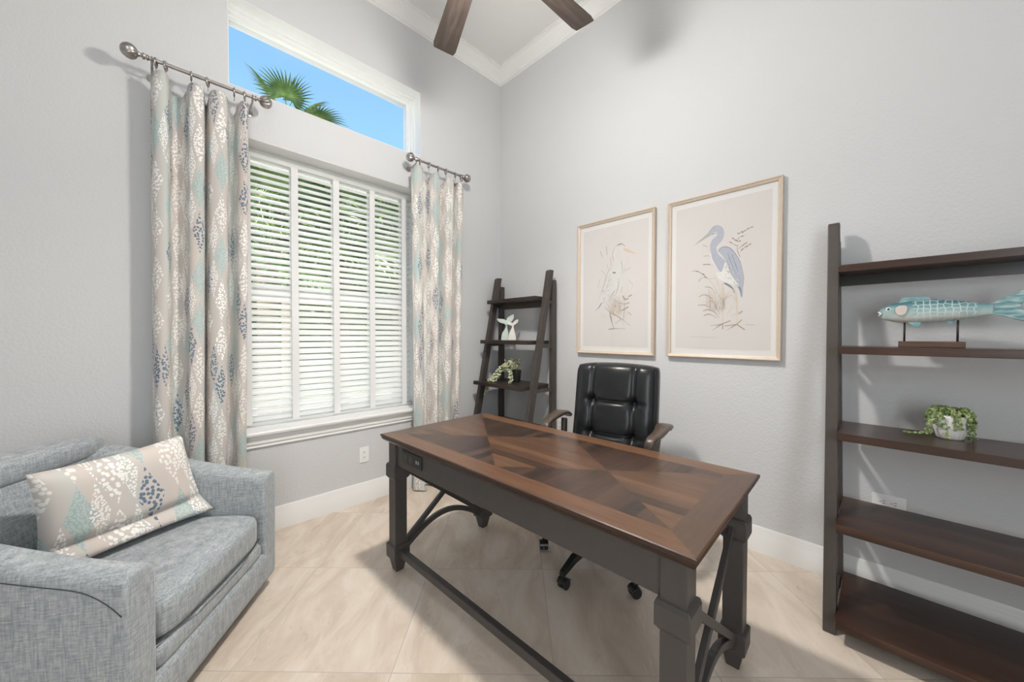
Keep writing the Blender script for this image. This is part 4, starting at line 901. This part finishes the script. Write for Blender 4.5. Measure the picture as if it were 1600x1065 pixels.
INK={'tan':(.63,.56,.46),'grey':(.42,.42,.42),'grey2':(.66,.655,.64),'blue':(.43,.46,.53),'white':(.74,.73,.71),'navy':(.20,.215,.26),'brown':(.33,.27,.22),'peach':(.66,.52,.42)}
def picture(y0,y1,z0,z1,art,label,nick):
    cy,cz=(y0+y1)/2,(z0+z1)/2; W,H=(y1-y0),(z1-z0)
    t=empty('framed_print',(XC,cy,z0),0,label,'picture')
    FR=lambda u,v,d:Vector((-d,-u,v+(cz-z0)))   # u right, v up, d off the wall
    bm=bmesh.new(); pf=[(0,.004),(0,.033),(.003,.036),(.007,.036),(.010,.031),(.019,.026),(.023,.024),(.023,.004)]
    rg=[]
    for s1,s2 in ((-1,-1),(1,-1),(1,1),(-1,1)): rg.append([bm.verts.new(FR(s1*(W/2-a),s2*(H/2-a),d)) for a,d in pf])
    for k in range(4):
        A_,B_=rg[k],rg[(k+1)%4]
        for i in range(len(pf)): j=(i+1)%len(pf); bm.faces.new((A_[i],A_[j],B_[j],B_[i]))
    build('frame',bm,OAK,t,smooth='auto',angle=.3)
    w_,h_=W/2-.020,H/2-.020
    bm=bmesh.new(); prism(bm,[(-w_,-h_),(w_,-h_),(w_,h_),(-w_,h_)],.005,.014,FR); build('mat_board',bm,plain('white_mat_board',(.74,.735,.72),.8,var=.01),t)
    mats=[plain('blush_art_paper',(.66,.635,.618),.85,var=.02,vs=6)]; idx={}
    for k,c in INK.items(): idx[k]=len(mats); mats.append(plain('ink_'+k,c,.85,var=.14,vs=70))
    bm=bmesh.new(); a=w_-.034; h2=h_-.040; prism(bm,[(-a,-h2),(a,-h2),(a,h2),(-a,h2)],.0142,.0152,FR)
    lay=[0]
    fills,strs=art
    def flat(P_,mi):
        lay[0]+=1; f=bm.faces.new([bm.verts.new(FR(u,v,.0153+lay[0]*.000012)) for u,v in P_]); f.material_index=mi
    from mathutils.geometry import tessellate_polygon
    for c,P_ in fills:
        if c in('tan','peach') and len(P_)>5: continue
        Q=[(p.x,p.y) for p in spline([(x,y,0) for x,y in P_],3,closed=True)] if len(P_)>3 else P_
        lay[0]+=1; vs=[bm.verts.new(FR(u,v,.0153+lay[0]*.000012)) for u,v in Q]
        for tri in tessellate_polygon([[Vector((u,v,0)) for u,v in Q]]):
            f=bm.faces.new([vs[i] for i in tri]); f.material_index=idx[c]
    random.seed(9 if nick=='a' else 4); extra=[]
    if nick=='a': feather=((.03,.09),(.10,-.08),.045); grass=((-.02,-.235),.10)
    else: feather=((-.02,.08),(-.09,-.12),.04); grass=((.02,-.24),.09)
    (fx0,fy0),(fx1,fy1),fw=feather
    for i in range(60):
        t_=random.random(); ex=(1-abs(2*t_-1))*fw*1.1; x_=fx0+(fx1-fx0)*t_+random.uniform(-1,1)*ex; y_=fy0+(fy1-fy0)*t_+random.uniform(-.01,.01)
        dx_,dy_=(fx1-fx0)*.10*random.uniform(.5,1.3),(fy1-fy0)*.10*random.uniform(.5,1.3)
        extra.append((random.choice(['grey','navy','white','grey2']),.0022,[(x_,y_),(x_+dx_*.5+.003,y_+dy_*.5),(x_+dx_,y_+dy_)]))
    (gx,gy),gw=grass
    for i in range(46):
        x_=gx+random.uniform(-gw,gw)*.55; y_=gy+random.uniform(0,.03); L_=random.uniform(.05,.17); b_=random.uniform(-.6,.6)
        extra.append((random.choice(['tan','tan','brown','grey2','peach']),.0028,[(x_,y_),(x_+b_*L_*.3,y_+L_*.55),(x_+b_*L_,y_+L_*(.9 if abs(b_)<.4 else .7))]))
    for c,w0,P_ in list(strs)+extra:
        S=spline([(x,y,0) for x,y in P_],5) if len(P_)>2 else [Vector((*p,0)) for p in P_]
        n=len(S); lay[0]+=1; L_=[];R_=[]
        for i,p in enumerate(S):
            tg=(S[min(i+1,n-1)]-S[max(i-1,0)]).normalized(); nn=Vector((-tg.y,tg.x,0)); q=i/(n-1); ww=w0/2*(.35+.65*math.sin(PI*min(1,q*1.2+.12)) if n>2 else 1)
            L_.append(bm.verts.new(FR(p.x+nn.x*ww,p.y+nn.y*ww,.0153+lay[0]*.000012))); R_.append(bm.verts.new(FR(p.x-nn.x*ww,p.y-nn.y*ww,.0153+lay[0]*.000012)))
        for i in range(n-1):
            f=bm.faces.new((L_[i],L_[i+1],R_[i+1],R_[i])); f.material_index=idx[c]
    build('art_print',bm,mats,t)
    bm=bmesh.new(); prism(bm,[(-w_,-h_),(w_,-h_),(w_,h_),(-w_,h_)],.0215,.0235,FR); build('glazing',bm,GLASS,t)
picture(.412,1.0689,1.1621,2.2319,HERON_A,'larger framed print of a blue heron facing left among grasses, nearer the bookshelf','a')
picture(1.1617,1.8342,1.1596,2.2344,HERON_B,'framed print of a pale heron facing right, the one nearer the window','b')
# ---------------- ceiling fan ----------------
fan=empty('ceiling_fan',(FAN[0],FAN[1],ZC),0,'ceiling fan with weathered brown wooden blades near the top of the photo','ceiling fan')
zb=3.085-ZC
bm=bmesh.new(); lathe(bm,[(.004,0),(.07,0),(.068,-.02),(.03,-.06),(.014,-.065),(.0125,-.07),(.0125,zb+.14)],28); build('downrod',bm,NICKEL,fan,smooth='auto')
bm=bmesh.new(); lathe(bm,[(.03,zb+.15),(.08,zb+.13),(.12,zb+.09),(.125,zb+.03),(.10,zb-.005),(.07,zb-.02),(.05,zb-.03)],32); build('motor_housing',bm,NICKEL,fan,smooth='auto')
m,nt,b=newmat('frosted_lamp_glass'); setin(b,Roughness=.4); b.inputs['Base Color'].default_value=(.9,.88,.84,1); b.inputs['Emission Color'].default_value=(1,.92,.82,1); b.inputs['Emission Strength'].default_value=6
bm=bmesh.new(); lathe(bm,[(.05,zb-.03),(.10,zb-.04),(.115,zb-.06),(.105,zb-.09),(.07,zb-.115),(.02,zb-.127),(.002,zb-.128)],32); build('lamp_shade',bm,m,fan,smooth=True)
lamp=light('fan_lamp','POINT',(FAN[0],FAN[1],3.10-.20),64,(1,.95,.89),.09)
dl=light('fan_downlight','SPOT',(FAN[0],FAN[1],2.86),140,(1,.93,.85)); dl.data.spot_size=2.5; dl.data.spot_blend=1; dl.data.shadow_soft_size=.08
proto=None
for k in range(5):
    an=math.radians(69.5+72*k-1.0*(k==4))
    if proto is None:
        bm=bmesh.new(); st=[]; n=16
        for i in range(n+1):
            t=i/n; r=.17+.57*t; w_=.052+.020*t
            if t>.94: w_-=.010*((t-.94)/.06)**2
            st.append((r,w_))
        rings=[]
        for r,w_ in st:
            rings.append([bm.verts.new((r,y*w_,z_+y*w_*.16)) for y,z_ in ((-1,-.003),(-.97,.004),(0,.006),(.97,.004),(1,-.003),(0,-.004))])
        for A_,B_ in zip(rings,rings[1:]):
            for q in range(6): bm.faces.new((A_[q],A_[(q+1)%6],B_[(q+1)%6],B_[q]))
        bm.faces.new(rings[0]); bm.faces.new(rings[-1]); o=build('blade',bm,BLADEWOOD,fan,bevel=.002); proto=o
        bm=bmesh.new(); bar(bm,(.09,0,.0),(.26,0,.006),.05,.006); ir=build('blade_iron',bm,NICKEL,o,bevel=.002)
    else:
        o=proto.copy(); COL.objects.link(o); o.parent=fan
        c_=ir.copy(); COL.objects.link(c_); c_.parent=o
    o.location=(0,0,zb+.02); o.rotation_euler=(0,0,an)
# ---------------- outdoors ----------------
m,nt,b=newmat('lawn_grass'); v=coords(nt,'World'); nt.links.new(ramp(nt,noise(nt,v,5,5,.7),[(.3,(.10,.15,.04)),(.55,(.20,.27,.08)),(.8,(.33,.38,.16))]),b.inputs['Base Color']); setin(b,Roughness=.9)
bm=bmesh.new(); box(bm,-25,40,8.6,60,-.3,-.10); struct('floor_lawn',bm,m)
bm=bmesh.new(); box(bm,-25,40,YC+TH,8.6,-.3,-.10); struct('floor_patio',bm,plain('pale_concrete',(.74,.72,.68),.8,var=.06,vs=4))
m,nt,b=newmat('palm_leaf_green'); v=coords(nt,'Object'); nt.links.new(ramp(nt,noise(nt,v,4,3),[(.3,(.035,.08,.015)),(.55,(.10,.18,.04)),(.75,(.27,.37,.12))]),b.inputs['Base Color']); setin(b,Roughness=.42); PALM=m
TRUNK=plain('palm_trunk',(.22,.17,.12),.9,var=.3,vs=14,bumpy=.5)
def frondmesh(seed):
    random.seed(seed); bm=bmesh.new(); hub=Vector((.75,0,.12))
    tube(bm,spline([(0,0,0),(.35,0,.14),(.75,0,.12)],4),.012,5)
    n=26
    for i in range(n):
        a=math.radians(-115+230*i/(n-1)); L=.72*(.72+.28*math.cos(a*.8))*random.uniform(.92,1.06)
        d=Vector((math.cos(a),math.sin(a),.05)); s=Vector((-math.sin(a),math.cos(a),0)); prev=None
        for t,w_ in ((0,.010),(.25,.024),(.55,.026),(.8,.014),(1,.002)):
            p=hub+d*L*t+Vector((0,0,-.34*t**2.2*L+.04*t)); row=[bm.verts.new(p-s*w_),bm.verts.new(p+Vector((0,0,-w_*.6))),bm.verts.new(p+s*w_)]
            if prev:
                for k in (0,1): bm.faces.new((prev[k],prev[k+1],row[k+1],row[k]))
            prev=row
    me=bpy.data.meshes.new('frond'); bm.to_mesh(me); bm.free(); me.materials.append(PALM); return me
FM=[frondmesh(1),frondmesh(2)]
def palm(x,y,h,n,label,s=1.0,seed=0,lo=-.7):
    random.seed(seed); t=empty('fan_palm',(x,y,-.10),0,label,'palm tree')
    bm=bmesh.new(); r=.10; pr=[(r*1.3,0)]+[(r*(1+.12*(k%2)),h*k/14) for k in range(1,15)]+[(.03,h+.1)]; lathe(bm,pr,12); build('trunk',bm,TRUNK,t,smooth='auto')
    for k in range(n):
        o=bpy.data.objects.new('frond',FM[k%2]); COL.objects.link(o); o.parent=t; o.location=(0,0,h+.05)
        el=lo+(1.25-lo)*((k+.5)/n); o.rotation_euler=Euler((random.uniform(-.3,.3),-el,k*2.4+random.uniform(-.2,.2)),'XYZ'); o.scale=(s*random.uniform(.85,1.1),)*3
    return t
palm(1.60,7.0,4.80,11,'tall fan palm whose top fronds show against the sky in the transom',.62,3)
palm(.95,5.1,2.35,20,'fan palm outside nearest the left edge of the blind',1.0,5)
palm(2.0,5.7,2.7,20,'fan palm outside behind the middle of the blind',1.0,8)
palm(3.35,6.6,3.0,20,'fan palm outside behind the right part of the blind',1.1,12)
random.seed(21); bm=bmesh.new()
for i in range(7000):
    x=random.uniform(-2,9); y=random.uniform(9.4,10.6); z=random.uniform(0,6.3)
    leaf(bm,Vector((x,y,z)),Vector((random.uniform(-1,1),random.uniform(-1,.2),random.uniform(-1,.6))),Vector((0,-1,.5)),.22,.11)
box(bm,-2,9,9.9,10.4,-.1,5.9)
hd=build('hedge',bm,leafmat('hedge_leaf',(.018,.035,.010),(.045,.075,.022),(.11,.16,.05))); tag(hd,'tall dark green hedge in the garden behind the palms','hedge',None,'stuff')
